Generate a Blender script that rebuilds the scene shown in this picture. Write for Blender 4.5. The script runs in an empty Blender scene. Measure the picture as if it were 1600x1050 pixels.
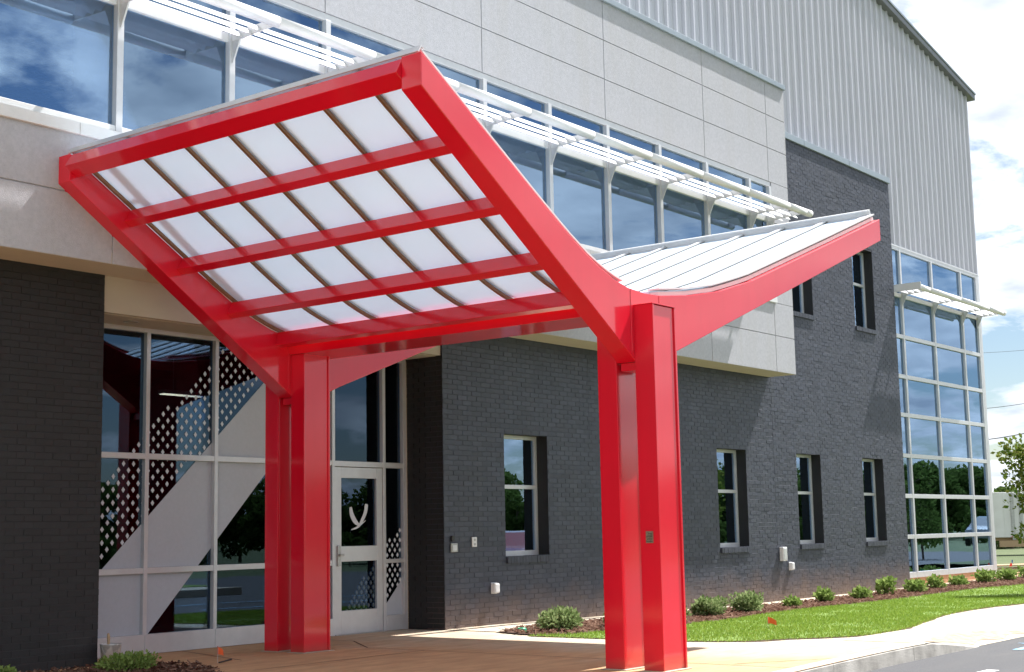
import bpy, bmesh, math, random
from mathutils import Vector, Matrix, noise
R = math.radians
random.seed(7)
scn = bpy.context.scene
col = scn.collection
# ---------------------------------------------------------------- camera
CAM = Vector((-14.351, -12.315, 1.257))
YAW, PITCH, ROLL, FPX = R(37.775), R(7.789), R(-1.09), 2230.47
fw = Vector((math.cos(YAW)*math.cos(PITCH), math.sin(YAW)*math.cos(PITCH), math.sin(PITCH)))
rt = Vector((math.sin(YAW), -math.cos(YAW), 0)); up = rt.cross(fw)
rt2 = math.cos(ROLL)*rt + math.sin(ROLL)*up; up2 = -math.sin(ROLL)*rt + math.cos(ROLL)*up
cd = bpy.data.cameras.new('camera'); cam = bpy.data.objects.new('camera', cd); col.objects.link(cam)
cam.matrix_world = Matrix(((rt2.x, up2.x, -fw.x, CAM.x), (rt2.y, up2.y, -fw.y, CAM.y), (rt2.z, up2.z, -fw.z, CAM.z), (0, 0, 0, 1)))
cd.sensor_width = 36; cd.lens = 36*FPX/1600; cd.clip_end = 3000; cd.clip_start = .1
scn.camera = cam
# ---------------------------------------------------------------- sky and sun
SUN = Vector((.68, -.16, 1.0)).normalized()
EL = math.asin(SUN.z); AZ = math.atan2(SUN.x, SUN.y)
w = bpy.data.worlds.new('World'); scn.world = w; w.use_nodes = True
nt = w.node_tree; nt.nodes.clear()
def N(t, typ, **kw):
    n = t.nodes.new(typ)
    for k, v in kw.items(): setattr(n, k, v)
    return n
out = N(nt, 'ShaderNodeOutputWorld'); bg = N(nt, 'ShaderNodeBackground'); bg.inputs[1].default_value = .055
sky = N(nt, 'ShaderNodeTexSky', sky_type='NISHITA', sun_disc=False, sun_elevation=EL, sun_rotation=AZ, air_density=1.0, dust_density=.5, ozone_density=2.6)
tc = N(nt, 'ShaderNodeTexCoord'); sep = N(nt, 'ShaderNodeSeparateXYZ'); nt.links.new(tc.outputs['Generated'], sep.inputs[0])
mz = N(nt, 'ShaderNodeMath', operation='MAXIMUM'); mz.inputs[1].default_value = 0; nt.links.new(sep.outputs[2], mz.inputs[0])
az = N(nt, 'ShaderNodeMath', operation='ADD'); az.inputs[1].default_value = .22; nt.links.new(mz.outputs[0], az.inputs[0])
dx = N(nt, 'ShaderNodeMath', operation='DIVIDE'); nt.links.new(sep.outputs[0], dx.inputs[0]); nt.links.new(az.outputs[0], dx.inputs[1])
dy = N(nt, 'ShaderNodeMath', operation='DIVIDE'); nt.links.new(sep.outputs[1], dy.inputs[0]); nt.links.new(az.outputs[0], dy.inputs[1])
cmb = N(nt, 'ShaderNodeCombineXYZ'); nt.links.new(dx.outputs[0], cmb.inputs[0]); nt.links.new(dy.outputs[0], cmb.inputs[1])
ns = N(nt, 'ShaderNodeTexNoise'); ns.inputs['Scale'].default_value = 2.9; ns.inputs['Detail'].default_value = 9; ns.inputs['Roughness'].default_value = .56; ns.inputs['Distortion'].default_value = .25
cof = N(nt, 'ShaderNodeVectorMath', operation='ADD'); cof.inputs[1].default_value = (11.0, 2.4, 5.0); nt.links.new(cmb.outputs[0], cof.inputs[0]); nt.links.new(cof.outputs[0], ns.inputs['Vector'])
cr = N(nt, 'ShaderNodeValToRGB'); cr.color_ramp.elements[0].position = .435; cr.color_ramp.elements[1].position = .52
nt.links.new(ns.outputs['Fac'], cr.inputs[0])
ns2 = N(nt, 'ShaderNodeTexNoise'); ns2.inputs['Scale'].default_value = 5; ns2.inputs['Detail'].default_value = 6; nt.links.new(cmb.outputs[0], ns2.inputs['Vector'])
cc = N(nt, 'ShaderNodeValToRGB'); cc.color_ramp.elements[0].color = (6.4, 7.1, 8.2, 1); cc.color_ramp.elements[1].color = (14, 14.3, 14.8, 1)
cc.color_ramp.elements[0].position = .3; cc.color_ramp.elements[1].position = .62
nt.links.new(ns2.outputs['Fac'], cc.inputs[0])
mx = N(nt, 'ShaderNodeMixRGB'); nt.links.new(cr.outputs[0], mx.inputs[0]); nt.links.new(sky.outputs[0], mx.inputs[1]); nt.links.new(cc.outputs[0], mx.inputs[2])
nt.links.new(mx.outputs[0], bg.inputs[0]); nt.links.new(bg.outputs[0], out.inputs[0])
sl = bpy.data.lights.new('sun', 'SUN'); sl.energy = 5.0; sl.angle = R(.53); sl.color = (1, .975, .94)
so = bpy.data.objects.new('sun', sl); col.objects.link(so); so.rotation_euler = SUN.to_track_quat('Z', 'Y').to_euler()
vs = scn.view_settings; vs.view_transform = 'Standard'; vs.look = 'None'; vs.exposure = 1.1; vs.gamma = 1; vs.use_curve_mapping = False

# ---------------------------------------------------------------- materials
def mat(name, base, rough=.5, metal=0, n=None, bump=None, spec=.5, coat=0, coat_r=.1, coord='Object', rvar=0):
    """n=(scale, detail, other colour, lo, hi[, stretch]); bump=(scale, strength, distance)"""
    m = bpy.data.materials.new(name); m.use_nodes = True; t = m.node_tree; b = t.nodes['Principled BSDF']; b.inputs['Coat IOR'].default_value = 1.6
    b.inputs['Base Color'].default_value = (*base, 1); b.inputs['Roughness'].default_value = rough; b.inputs['Metallic'].default_value = metal
    b.inputs['Specular IOR Level'].default_value = spec; b.inputs['Coat Weight'].default_value = coat; b.inputs['Coat Roughness'].default_value = coat_r
    if n or bump or rvar:
        g = N(t, 'ShaderNodeNewGeometry'); src = g.outputs['Position']
        if coord == 'Object': src = N(t, 'ShaderNodeTexCoord').outputs['Object']
    if n:
        tx = N(t, 'ShaderNodeTexNoise'); tx.inputs['Scale'].default_value = n[0]; tx.inputs['Detail'].default_value = n[1]; tx.inputs['Roughness'].default_value = .6
        s2 = src
        if len(n) > 5:
            mp = N(t, 'ShaderNodeMapping'); mp.inputs['Scale'].default_value = n[5]; t.links.new(src, mp.inputs[0]); s2 = mp.outputs[0]
        t.links.new(s2, tx.inputs['Vector'])
        r = N(t, 'ShaderNodeValToRGB'); r.color_ramp.elements[0].position = n[3]; r.color_ramp.elements[1].position = n[4]
        r.color_ramp.elements[0].color = (*base, 1); r.color_ramp.elements[1].color = (*n[2], 1)
        t.links.new(tx.outputs['Fac'], r.inputs[0]); t.links.new(r.outputs[0], b.inputs['Base Color'])
    if bump:
        tb = N(t, 'ShaderNodeTexNoise'); tb.inputs['Scale'].default_value = bump[0]; tb.inputs['Detail'].default_value = 4; t.links.new(src, tb.inputs['Vector'])
        bp = N(t, 'ShaderNodeBump'); bp.inputs['Strength'].default_value = bump[1]; bp.inputs['Distance'].default_value = bump[2]
        t.links.new(tb.outputs['Fac'], bp.inputs['Height']); t.links.new(bp.outputs[0], b.inputs['Normal'])
    if rvar:
        tr = N(t, 'ShaderNodeTexNoise'); tr.inputs['Scale'].default_value = 3; tr.inputs['Detail'].default_value = 5; t.links.new(src, tr.inputs['Vector'])
        mr = N(t, 'ShaderNodeMapRange'); mr.inputs['To Min'].default_value = max(.02, rough-rvar); mr.inputs['To Max'].default_value = rough+rvar
        t.links.new(tr.outputs['Fac'], mr.inputs[0]); t.links.new(mr.outputs[0], b.inputs['Roughness'])
    return m
W = 'World'
M = {}
M['red'] = mat('red_paint', (.72, .0010, .022), .42, 0, n=(1.2, 4, (.67, .0009, .018), .35, .7), spec=.25, coat=.85, coat_r=.09, coord=W, rvar=.05)
M['stucco'] = mat('stucco', (.455, .455, .495), .9, n=(26, 9, (.37, .37, .41), .3, .75), bump=(90, .8, .006), coord=W)
M['soffit'] = mat('stucco_soffit', (.50, .44, .36), .9, n=(2, 6, (.46, .40, .33), .3, .7), bump=(160, .4, .003), coord=W)
M['brick'] = mat('dark_grey_painted_brick', (.046, .053, .076), .55, n=(9, 6, (.036, .041, .060), .3, .7), bump=(90, .6, .003), coord=W, rvar=.12)
M['mortar'] = mat('painted_mortar', (.052, .057, .076), .65, n=(14, 5, (.041, .044, .060), .3, .7), bump=(140, .6, .002), coord=W)
M['black2'] = mat('dark_left_brick', (.013, .013, .0145), .6, n=(9, 6, (.010, .010, .011), .3, .7), bump=(90, .5, .003), coord=W)  # brick tone for the left wall, darker than the other walls
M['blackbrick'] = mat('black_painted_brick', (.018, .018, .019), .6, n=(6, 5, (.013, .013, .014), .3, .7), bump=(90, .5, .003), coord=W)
M['alu'] = mat('clear_anodised_aluminium', (.63, .635, .65), .38, .35, n=(7, 4, (.57, .575, .59), .3, .7), coord=W)
M['white'] = mat('white_powder_coat', (.72, .72, .73), .4, 0, n=(5, 4, (.66, .66, .67), .3, .7), coord=W)
M['siding'] = mat('galvalume_siding', (.53, .535, .59), .40, .05, n=(1.5, 5, (.46, .465, .515), .3, .7, (6, 6, .5)), coord=W)
M['coping'] = mat('blue_grey_coping', (.30, .35, .40), .45, .2, n=(4, 4, (.27, .315, .36), .3, .7), coord=W)
M['rake'] = mat('grey_rake_trim', (.16, .17, .18), .45, .1, n=(4, 4, (.13, .14, .15), .3, .7), coord=W)
M['bronze'] = mat('bronze_glazing_bar', (.24, .135, .065), .35, .1, n=(12, 4, (.19, .105, .05), .3, .7), coord=W)
M['gasket'] = mat('black_gasket', (.012, .012, .012), .6, n=(12, 3, (.02, .02, .02), .3, .7))
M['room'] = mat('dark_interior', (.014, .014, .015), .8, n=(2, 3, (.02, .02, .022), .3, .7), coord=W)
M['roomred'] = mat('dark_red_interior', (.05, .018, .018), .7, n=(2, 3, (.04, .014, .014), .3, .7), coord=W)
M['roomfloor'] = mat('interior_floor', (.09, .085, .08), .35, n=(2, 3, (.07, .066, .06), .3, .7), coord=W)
M['blind'] = mat('blind_slat', (.62, .63, .62), .5, n=(6, 3, (.56, .57, .56), .3, .7))
M['film'] = mat('frosted_film', (.46, .49, .545), .55, n=(30, 3, (.43, .46, .51), .3, .7), coord=W)
M['film2'] = mat('white_print', (.62, .64, .68), .5, n=(30, 3, (.58, .60, .64), .3, .7), coord=W)
M['conc'] = None
M['kerb'] = mat('kerb_concrete', (.54, .51, .46), .85, n=(3.2, 8, (.27, .25, .22), .35, .72), bump=(60, .7, .006), coord=W)
M['strip'] = mat('pale_concrete', (.52, .46, .37), .9, n=(2.5, 7, (.44, .34, .23), .4, .75), bump=(70, .5, .004), coord=W)
M['asphalt'] = mat('asphalt', (.060, .061, .066), .85, n=(60, 6, (.10, .10, .105), .35, .8), bump=(180, .9, .006), coord=W)
M['grassbase'] = mat('turf', (.13, .22, .03), .9, n=(1.4, 8, (.19, .28, .05), .3, .75), bump=(60, .8, .02), coord=W)
M['field'] = mat('rough_field', (.05, .085, .02), .9, n=(.4, 8, (.10, .115, .04), .35, .75), bump=(20, .8, .05), coord=W)
M['soil'] = mat('mulch_soil', (.085, .045, .03), .95, n=(25, 6, (.15, .085, .06), .3, .75), bump=(60, 1, .02), coord=W)
M['clay'] = mat('red_clay', (.40, .20, .10), .95, n=(4, 7, (.48, .29, .17), .3, .75), bump=(40, .8, .01), coord=W)
M['bark'] = mat('bark', (.16, .12, .09), .9, n=(20, 6, (.09, .065, .05), .3, .7), bump=(40, 1, .01))
M['wood'] = mat('bare_lumber', (.48, .34, .20), .8, n=(6, 6, (.36, .24, .13), .3, .7, (1, 12, 12)), coord=W)
M['steel'] = mat('galvanised_steel', (.50, .50, .49), .45, .6, n=(18, 4, (.36, .36, .35), .35, .7))
M['dark'] = mat('dark_plastic', (.02, .02, .022), .5, n=(20, 3, (.03, .03, .03), .3, .7))
M['rubber'] = mat('rubber', (.02, .02, .02), .8, n=(20, 3, (.03, .03, .03), .3, .7))
M['trailer'] = mat('trailer_white', (.72, .72, .70), .5, n=(1.2, 6, (.62, .61, .58), .35, .75), coord=W)
M['plaque'] = mat('bronze_plaque', (.22, .17, .12), .4, .6, n=(60, 3, (.32, .26, .20), .4, .6))
M['carred'] = mat('car_red', (.22, .008, .016), .25, .1, n=(3, 3, (.20, .007, .014), .3, .7), coat=1, coat_r=.03)
M['carwhite'] = mat('car_silver', (.36, .37, .39), .3, .2, n=(3, 3, (.33, .34, .36), .3, .7), coat=1, coat_r=.03)
M['carglass'] = mat('car_glass', (.015, .017, .02), .05, n=(3, 3, (.02, .022, .025), .3, .7), spec=.8)
M['blueline'] = mat('blue_road_paint', (.25, .50, .72), .7, n=(20, 6, (.12, .22, .32), .45, .75), coord=W)
M['whiteline'] = mat('white_road_paint', (.78, .78, .76), .7, n=(20, 6, (.55, .55, .53), .45, .75), coord=W)
M['brickdust'] = mat('brick_red_ramp_pavers', (.42, .21, .14), .9, n=(9, 8, (.50, .40, .30), .35, .65), bump=(70, .8, .006), coord=W)
def flagmat(n, c): return mat(n, c, .6, n=(20, 3, tuple(.85*k for k in c), .3, .7))
M['orange'] = flagmat('orange_flag', (.85, .13, .02)); M['fred'] = flagmat('red_flag', (.75, .05, .03)); M['fgreen'] = flagmat('green_flag', (.02, .35, .15)); M['fblue'] = flagmat('blue_flag', (.06, .25, .70))
M['greenbox'] = mat('green_plastic', (.02, .33, .17), .4, n=(15, 3, (.015, .27, .14), .3, .7))
def splash(m, top=.75):
    t = m.node_tree; b = t.nodes['Principled BSDF']; src = b.inputs['Base Color'].links[0].from_socket
    g_ = N(t, 'ShaderNodeNewGeometry'); s_ = N(t, 'ShaderNodeSeparateXYZ'); t.links.new(g_.outputs['Position'], s_.inputs[0])
    n_ = N(t, 'ShaderNodeTexNoise'); n_.inputs['Scale'].default_value = 2.2; n_.inputs['Detail'].default_value = 8; t.links.new(g_.outputs['Position'], n_.inputs['Vector'])
    r_ = N(t, 'ShaderNodeMapRange'); r_.inputs['From Min'].default_value = -.05; r_.inputs['From Max'].default_value = top; r_.inputs['To Min'].default_value = .62; r_.inputs['To Max'].default_value = -.25; t.links.new(s_.outputs[2], r_.inputs[0])
    a_ = N(t, 'ShaderNodeMath', operation='MULTIPLY_ADD', use_clamp=True); a_.inputs[1].default_value = .6; t.links.new(n_.outputs['Fac'], a_.inputs[0])
    o_ = N(t, 'ShaderNodeMath', operation='SUBTRACT'); o_.inputs[1].default_value = .3; t.links.new(r_.outputs[0], o_.inputs[0]); t.links.new(o_.outputs[0], a_.inputs[2])
    x_ = N(t, 'ShaderNodeMixRGB'); x_.inputs[2].default_value = (.19, .115, .075, 1); t.links.new(a_.outputs[0], x_.inputs[0]); t.links.new(src, x_.inputs[1]); t.links.new(x_.outputs[0], b.inputs['Base Color'])
def streaks(m, k, col2, sc=(2.2, 2.2, .16)):
    t = m.node_tree; b = t.nodes['Principled BSDF']; src = b.inputs['Base Color'].links[0].from_socket
    g_ = N(t, 'ShaderNodeNewGeometry'); mp = N(t, 'ShaderNodeMapping'); mp.inputs['Scale'].default_value = sc; t.links.new(g_.outputs['Position'], mp.inputs[0])
    n_ = N(t, 'ShaderNodeTexNoise'); n_.inputs['Scale'].default_value = 2.0; n_.inputs['Detail'].default_value = 9; n_.inputs['Roughness'].default_value = .65; t.links.new(mp.outputs[0], n_.inputs['Vector'])
    r_ = N(t, 'ShaderNodeMapRange'); r_.inputs['From Min'].default_value = .48; r_.inputs['From Max'].default_value = .78; r_.inputs['To Max'].default_value = k; t.links.new(n_.outputs['Fac'], r_.inputs[0])
    x_ = N(t, 'ShaderNodeMixRGB'); x_.inputs[2].default_value = (*col2, 1); t.links.new(r_.outputs[0], x_.inputs[0]); t.links.new(src, x_.inputs[1]); t.links.new(x_.outputs[0], b.inputs['Base Color'])
def pieces(m, lo, hi):
    t = m.node_tree; b = t.nodes['Principled BSDF']; src = b.inputs['Base Color'].links[0].from_socket
    g_ = N(t, 'ShaderNodeNewGeometry'); oi = N(t, 'ShaderNodeObjectInfo'); ad = N(t, 'ShaderNodeMath', operation='ADD'); fr = N(t, 'ShaderNodeMath', operation='FRACT')
    t.links.new(g_.outputs['Random Per Island'], ad.inputs[0]); t.links.new(oi.outputs['Random'], ad.inputs[1]); t.links.new(ad.outputs[0], fr.inputs[0])
    r_ = N(t, 'ShaderNodeMapRange'); r_.inputs['To Min'].default_value = lo; r_.inputs['To Max'].default_value = hi; t.links.new(fr.outputs[0], r_.inputs[0])
    x_ = N(t, 'ShaderNodeVectorMath', operation='SCALE'); t.links.new(src, x_.inputs[0]); t.links.new(r_.outputs[0], x_.inputs['Scale']); t.links.new(x_.outputs[0], b.inputs['Base Color'])
streaks(M['stucco'], .35, (.36, .345, .33)); streaks(M['siding'], .4, (.47, .47, .48)); streaks(M['red'], .30, (.55, .002, .013)); streaks(M['brick'], .35, (.075, .077, .085)); streaks(M['asphalt'], .5, (.11, .105, .10), (.25, 1.6, 1))
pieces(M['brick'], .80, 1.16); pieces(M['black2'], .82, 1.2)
splash(M['brick']); splash(M['mortar']); splash(M['red'], .18)
# concrete with clay staining
def concrete():
    m = bpy.data.materials.new('stained_concrete'); m.use_nodes = True; t = m.node_tree; b = t.nodes['Principled BSDF']; b.inputs['Roughness'].default_value = .85
    g = N(t, 'ShaderNodeNewGeometry')
    def nz(sc, det, st=(1, 1, 1)):
        mp = N(t, 'ShaderNodeMapping'); mp.inputs['Scale'].default_value = st; t.links.new(g.outputs['Position'], mp.inputs[0])
        x = N(t, 'ShaderNodeTexNoise'); x.inputs['Scale'].default_value = sc; x.inputs['Detail'].default_value = det; x.inputs['Roughness'].default_value = .62; t.links.new(mp.outputs[0], x.inputs['Vector']); return x
    a = nz(.55, 8); f = nz(2.0, 7, (1, 3.2, 1)); fine = nz(45, 5)
    s = N(t, 'ShaderNodeSeparateXYZ'); t.links.new(g.outputs['Position'], s.inputs[0])
    # orange-tan tone strongest on the door and canopy side, fading along x
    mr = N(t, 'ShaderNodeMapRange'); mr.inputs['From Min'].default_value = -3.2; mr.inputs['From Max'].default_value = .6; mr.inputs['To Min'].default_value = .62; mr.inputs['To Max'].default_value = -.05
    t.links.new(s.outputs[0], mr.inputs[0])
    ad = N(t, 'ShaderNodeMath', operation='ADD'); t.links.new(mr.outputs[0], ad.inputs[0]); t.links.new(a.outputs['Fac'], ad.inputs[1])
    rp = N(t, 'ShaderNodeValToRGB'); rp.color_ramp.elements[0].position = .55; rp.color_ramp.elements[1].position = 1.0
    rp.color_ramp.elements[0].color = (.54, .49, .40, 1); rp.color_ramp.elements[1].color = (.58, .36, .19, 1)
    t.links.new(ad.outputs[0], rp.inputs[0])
    r2 = N(t, 'ShaderNodeValToRGB'); r2.color_ramp.elements[0].position = .35; r2.color_ramp.elements[1].position = .72
    r2.color_ramp.elements[0].color = (.78, .74, .70, 1); r2.color_ramp.elements[1].color = (1.06, 1.04, 1.0, 1); t.links.new(f.outputs['Fac'], r2.inputs[0])
    r3 = N(t, 'ShaderNodeValToRGB'); r3.color_ramp.elements[0].color = (.86, .86, .86, 1); r3.color_ramp.elements[1].color = (1.08, 1.08, 1.08, 1); t.links.new(fine.outputs['Fac'], r3.inputs[0])
    m1 = N(t, 'ShaderNodeMixRGB', blend_type='MULTIPLY'); m1.inputs[0].default_value = 1; t.links.new(rp.outputs[0], m1.inputs[1]); t.links.new(r2.outputs[0], m1.inputs[2])
    m2 = N(t, 'ShaderNodeMixRGB', blend_type='MULTIPLY'); m2.inputs[0].default_value = 1; t.links.new(m1.outputs[0], m2.inputs[1]); t.links.new(r3.outputs[0], m2.inputs[2])
    t.links.new(m2.outputs[0], b.inputs['Base Color'])
    bp = N(t, 'ShaderNodeBump'); bp.inputs['Strength'].default_value = .35; bp.inputs['Distance'].default_value = .004; t.links.new(fine.outputs['Fac'], bp.inputs['Height']); t.links.new(bp.outputs[0], b.inputs['Normal'])
    return m
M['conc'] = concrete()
def glassmat(name, tint, base_refl, ior=1.55):
    m = bpy.data.materials.new(name); m.use_nodes = True; t = m.node_tree; t.nodes.clear()
    o = N(t, 'ShaderNodeOutputMaterial'); tr = N(t, 'ShaderNodeBsdfTransparent'); tr.inputs[0].default_value = (*tint, 1)
    gl = N(t, 'ShaderNodeBsdfGlossy'); gl.inputs['Roughness'].default_value = 0; gl.inputs['Color'].default_value = (.50, .72, 1, 1)
    fr = N(t, 'ShaderNodeFresnel'); fr.inputs[0].default_value = ior; ad = N(t, 'ShaderNodeMath', operation='ADD', use_clamp=True); ad.inputs[1].default_value = base_refl
    t.links.new(fr.outputs[0], ad.inputs[0])
    # slight roller-wave of the float glass
    g = N(t, 'ShaderNodeNewGeometry'); nz = N(t, 'ShaderNodeTexNoise'); nz.inputs['Scale'].default_value = .9; nz.inputs['Detail'].default_value = 1; t.links.new(g.outputs['Position'], nz.inputs['Vector'])
    bp = N(t, 'ShaderNodeBump'); bp.inputs['Strength'].default_value = .25; bp.inputs['Distance'].default_value = .004; t.links.new(nz.outputs['Fac'], bp.inputs['Height']); t.links.new(bp.outputs[0], gl.inputs['Normal'])
    mx = N(t, 'ShaderNodeMixShader'); t.links.new(ad.outputs[0], mx.inputs[0]); t.links.new(tr.outputs[0], mx.inputs[1]); t.links.new(gl.outputs[0], mx.inputs[2]); t.links.new(mx.outputs[0], o.inputs[0])
    return m
M['glass'] = glassmat('tinted_reflective_glass', (.62, .66, .68), .28)
M['glassd'] = glassmat('entry_glass', (.45, .47, .47), .025)
def panelmat():
    m = bpy.data.materials.new('translucent_polycarbonate'); m.use_nodes = True; t = m.node_tree; t.nodes.clear()
    o = N(t, 'ShaderNodeOutputMaterial'); d = N(t, 'ShaderNodeBsdfDiffuse'); tl = N(t, 'ShaderNodeBsdfTranslucent'); g = N(t, 'ShaderNodeBsdfGlossy'); g.inputs['Roughness'].default_value = .25
    ge = N(t, 'ShaderNodeNewGeometry'); nz = N(t, 'ShaderNodeTexNoise'); nz.inputs['Scale'].default_value = 1.3; nz.inputs['Detail'].default_value = 5; t.links.new(ge.outputs['Position'], nz.inputs['Vector'])
    r = N(t, 'ShaderNodeValToRGB'); r.color_ramp.elements[0].color = (.74, .83, .93, 1); r.color_ramp.elements[1].color = (.79, .89, .98, 1); t.links.new(nz.outputs['Fac'], r.inputs[0])
    t.links.new(r.outputs[0], d.inputs[0]); t.links.new(r.outputs[0], tl.inputs[0])
    m1 = N(t, 'ShaderNodeMixShader'); m1.inputs[0].default_value = .335; t.links.new(d.outputs[0], m1.inputs[1]); t.links.new(tl.outputs[0], m1.inputs[2])
    m2 = N(t, 'ShaderNodeMixShader'); m2.inputs[0].default_value = .06; t.links.new(m1.outputs[0], m2.inputs[1]); t.links.new(g.outputs[0], m2.inputs[2]); t.links.new(m2.outputs[0], o.inputs[0])
    return m
M['panel'] = panelmat()
def leafmat(name, c1, c2):
    m = bpy.data.materials.new(name); m.use_nodes = True; t = m.node_tree; t.nodes.clear()
    o = N(t, 'ShaderNodeOutputMaterial'); d = N(t, 'ShaderNodeBsdfDiffuse'); tl = N(t, 'ShaderNodeBsdfTranslucent')
    ge = N(t, 'ShaderNodeNewGeometry'); r = N(t, 'ShaderNodeValToRGB'); r.color_ramp.elements[0].color = (*c1, 1); r.color_ramp.elements[1].color = (*c2, 1)
    t.links.new(ge.outputs['Random Per Island'], r.inputs[0]); t.links.new(r.outputs[0], d.inputs[0]); t.links.new(r.outputs[0], tl.inputs[0])
    mx = N(t, 'ShaderNodeMixShader'); mx.inputs[0].default_value = .35; t.links.new(d.outputs[0], mx.inputs[1]); t.links.new(tl.outputs[0], mx.inputs[2]); t.links.new(mx.outputs[0], o.inputs[0])
    return m
M['leaf'] = leafmat('shrub_leaf', (.11, .17, .05), (.34, .41, .19))
M['leaf2'] = leafmat('new_shrub_leaf', (.13, .21, .04), (.34, .44, .14))
M['treeleaf'] = leafmat('tree_leaf', (.045, .085, .018), (.13, .19, .05))
M['myrtle'] = leafmat('young_tree_leaf', (.07, .14, .02), (.23, .25, .06))
M['grassblade'] = leafmat('grass_blade', (.16, .27, .030), (.34, .43, .09))
M['chip'] = leafmat('mulch_chip', (.09, .04, .028), (.30, .19, .14))
def emis(name, c, s):
    m = bpy.data.materials.new(name); m.use_nodes = True; t = m.node_tree; t.nodes.clear(); o = N(t, 'ShaderNodeOutputMaterial'); e = N(t, 'ShaderNodeEmission'); e.inputs[0].default_value = (*c, 1); e.inputs[1].default_value = s
    t.links.new(e.outputs[0], o.inputs[0]); return m
M['tube'] = emis('lit_tube', (1, .93, .72), 2.2)

# ---------------------------------------------------------------- mesh helpers
class MB:
    def __init__(s): s.v = []; s.f = []
    def box(s, x0, x1, y0, y1, z0, z1):
        b = len(s.v); s.v += [(x, y, z) for z in (z0, z1) for y in (y0, y1) for x in (x0, x1)]
        s.f += [tuple(b+i for i in q) for q in ((0, 2, 3, 1), (4, 5, 7, 6), (0, 1, 5, 4), (2, 6, 7, 3), (0, 4, 6, 2), (1, 3, 7, 5))]; return s
    def prism(s, prof, y0, y1, ax='y'):
        """profile of (a, z) points extruded along an axis"""
        b = len(s.v); n = len(prof)
        for y in (y0, y1):
            for a, z in prof: s.v.append((a, y, z) if ax == 'y' else (y, a, z))
        s.f.append(tuple(b+i for i in range(n))); s.f.append(tuple(b+n+i for i in reversed(range(n))))
        for i in range(n): j = (i+1) % n; s.f.append((b+i, b+n+i, b+n+j, b+j))
        return s
    def quad(s, *p):
        b = len(s.v); s.v += [tuple(k) for k in p]; s.f.append(tuple(range(b, b+len(p)))); return s
    def tube(s, pts, rad, seg=8, cap=True):
        b = len(s.v); pts = [Vector(p) for p in pts]
        if not hasattr(rad, '__len__'): rad = [rad]*len(pts)
        for i, p in enumerate(pts):
            d = (pts[min(i+1, len(pts)-1)]-pts[max(i-1, 0)]).normalized(); a = d.orthogonal().normalized(); c = d.cross(a)
            if i and a.dot(pa) < .3: 
                a = (pa-d*pa.dot(d)).normalized(); c = d.cross(a)
            else:
                if i: a = (pa-d*pa.dot(d)).normalized(); c = d.cross(a)
            pa = a
            for k in range(seg): t = 2*math.pi*k/seg; s.v.append(tuple(p+rad[i]*(a*math.cos(t)+c*math.sin(t))))
        for i in range(len(pts)-1):
            for k in range(seg): s.f.append((b+i*seg+k, b+i*seg+(k+1) % seg, b+(i+1)*seg+(k+1) % seg, b+(i+1)*seg+k))
        if cap: s.f.append(tuple(b+k for k in reversed(range(seg)))); s.f.append(tuple(b+(len(pts)-1)*seg+k for k in range(seg)))
        return s
    def lathe(s, prof, c, seg=20):
        b = len(s.v)
        for r, z in prof:
            for k in range(seg): t = 2*math.pi*k/seg; s.v.append((c[0]+r*math.cos(t), c[1]+r*math.sin(t), c[2]+z))
        for i in range(len(prof)-1):
            for k in range(seg): s.f.append((b+i*seg+k, b+i*seg+(k+1) % seg, b+(i+1)*seg+(k+1) % seg, b+(i+1)*seg+k))
        return s
    def mesh(s, name, m):
        me = bpy.data.meshes.new(name); me.from_pydata(s.v, [], s.f); me.materials.append(M[m] if isinstance(m, str) else m)
        return me
    def build(s, name, m, parent=None, bevel=0, smooth=False, fix=True):
        me = s.mesh(name, m)
        if fix:
            b = bmesh.new(); b.from_mesh(me); bmesh.ops.recalc_face_normals(b, faces=b.faces); b.to_mesh(me); b.free()
        o = bpy.data.objects.new(name, me); col.objects.link(o)
        if smooth:
            for p in me.polygons: p.use_smooth = True
        if bevel:
            md = o.modifiers.new('bevel', 'BEVEL'); md.width = bevel; md.segments = 2; md.limit_method = 'ANGLE'; md.angle_limit = R(50)
        if parent: attach(o, parent)
        return o
def attach(o, p):
    o.parent = p
    t = Vector(p.location)      # every empty's location is its world position
    o.matrix_parent_inverse = Matrix.Translation(-t)
def empty(name, loc=(0, 0, 0), parent=None):
    o = bpy.data.objects.new(name, None); col.objects.link(o); o.location = loc; o.empty_display_size = .1
    if parent: attach(o, parent)
    return o
def tag(o, label=None, cat=None, group=None, kind=None):
    if label: o['label'] = label
    if cat: o['category'] = cat
    if group: o['group'] = group
    if kind: o['kind'] = kind
    return o
def B(name, m, parent, *b, bevel=0): return MB().box(*b).build(name, m, parent, bevel=bevel)

# ================================================================ GROUND
def zg(x, y): return -.09*min(max((x-1)/7, 0), 1)
def sheet(name, poly, off, m, kind='structure', step=.5, parent=None):
    b = bmesh.new(); vs_ = [b.verts.new((x, y, 0)) for x, y in poly]; b.faces.new(vs_)
    xs = [p[0] for p in poly]; ys_ = [p[1] for p in poly]
    x = math.floor(min(xs))+step
    cuts = [1, 2, 3.5, 5, 6.5, 8]
    for c in cuts:
        if min(xs) < c < max(xs): bmesh.ops.bisect_plane(b, geom=b.verts[:]+b.edges[:]+b.faces[:], plane_co=(c, 0, 0), plane_no=(1, 0, 0))
    bmesh.ops.triangulate(b, faces=b.faces)
    for v in b.verts: v.co.z = zg(v.co.x, v.co.y)+off
    bmesh.ops.recalc_face_normals(b, faces=b.faces)
    for f in b.faces:
        if f.normal.z < 0: f.normal_flip()
    me = bpy.data.meshes.new(name); b.to_mesh(me); b.free(); me.materials.append(M[m]); o = bpy.data.objects.new(name, me); col.objects.link(o)
    if kind: o['kind'] = kind
    return o
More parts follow.
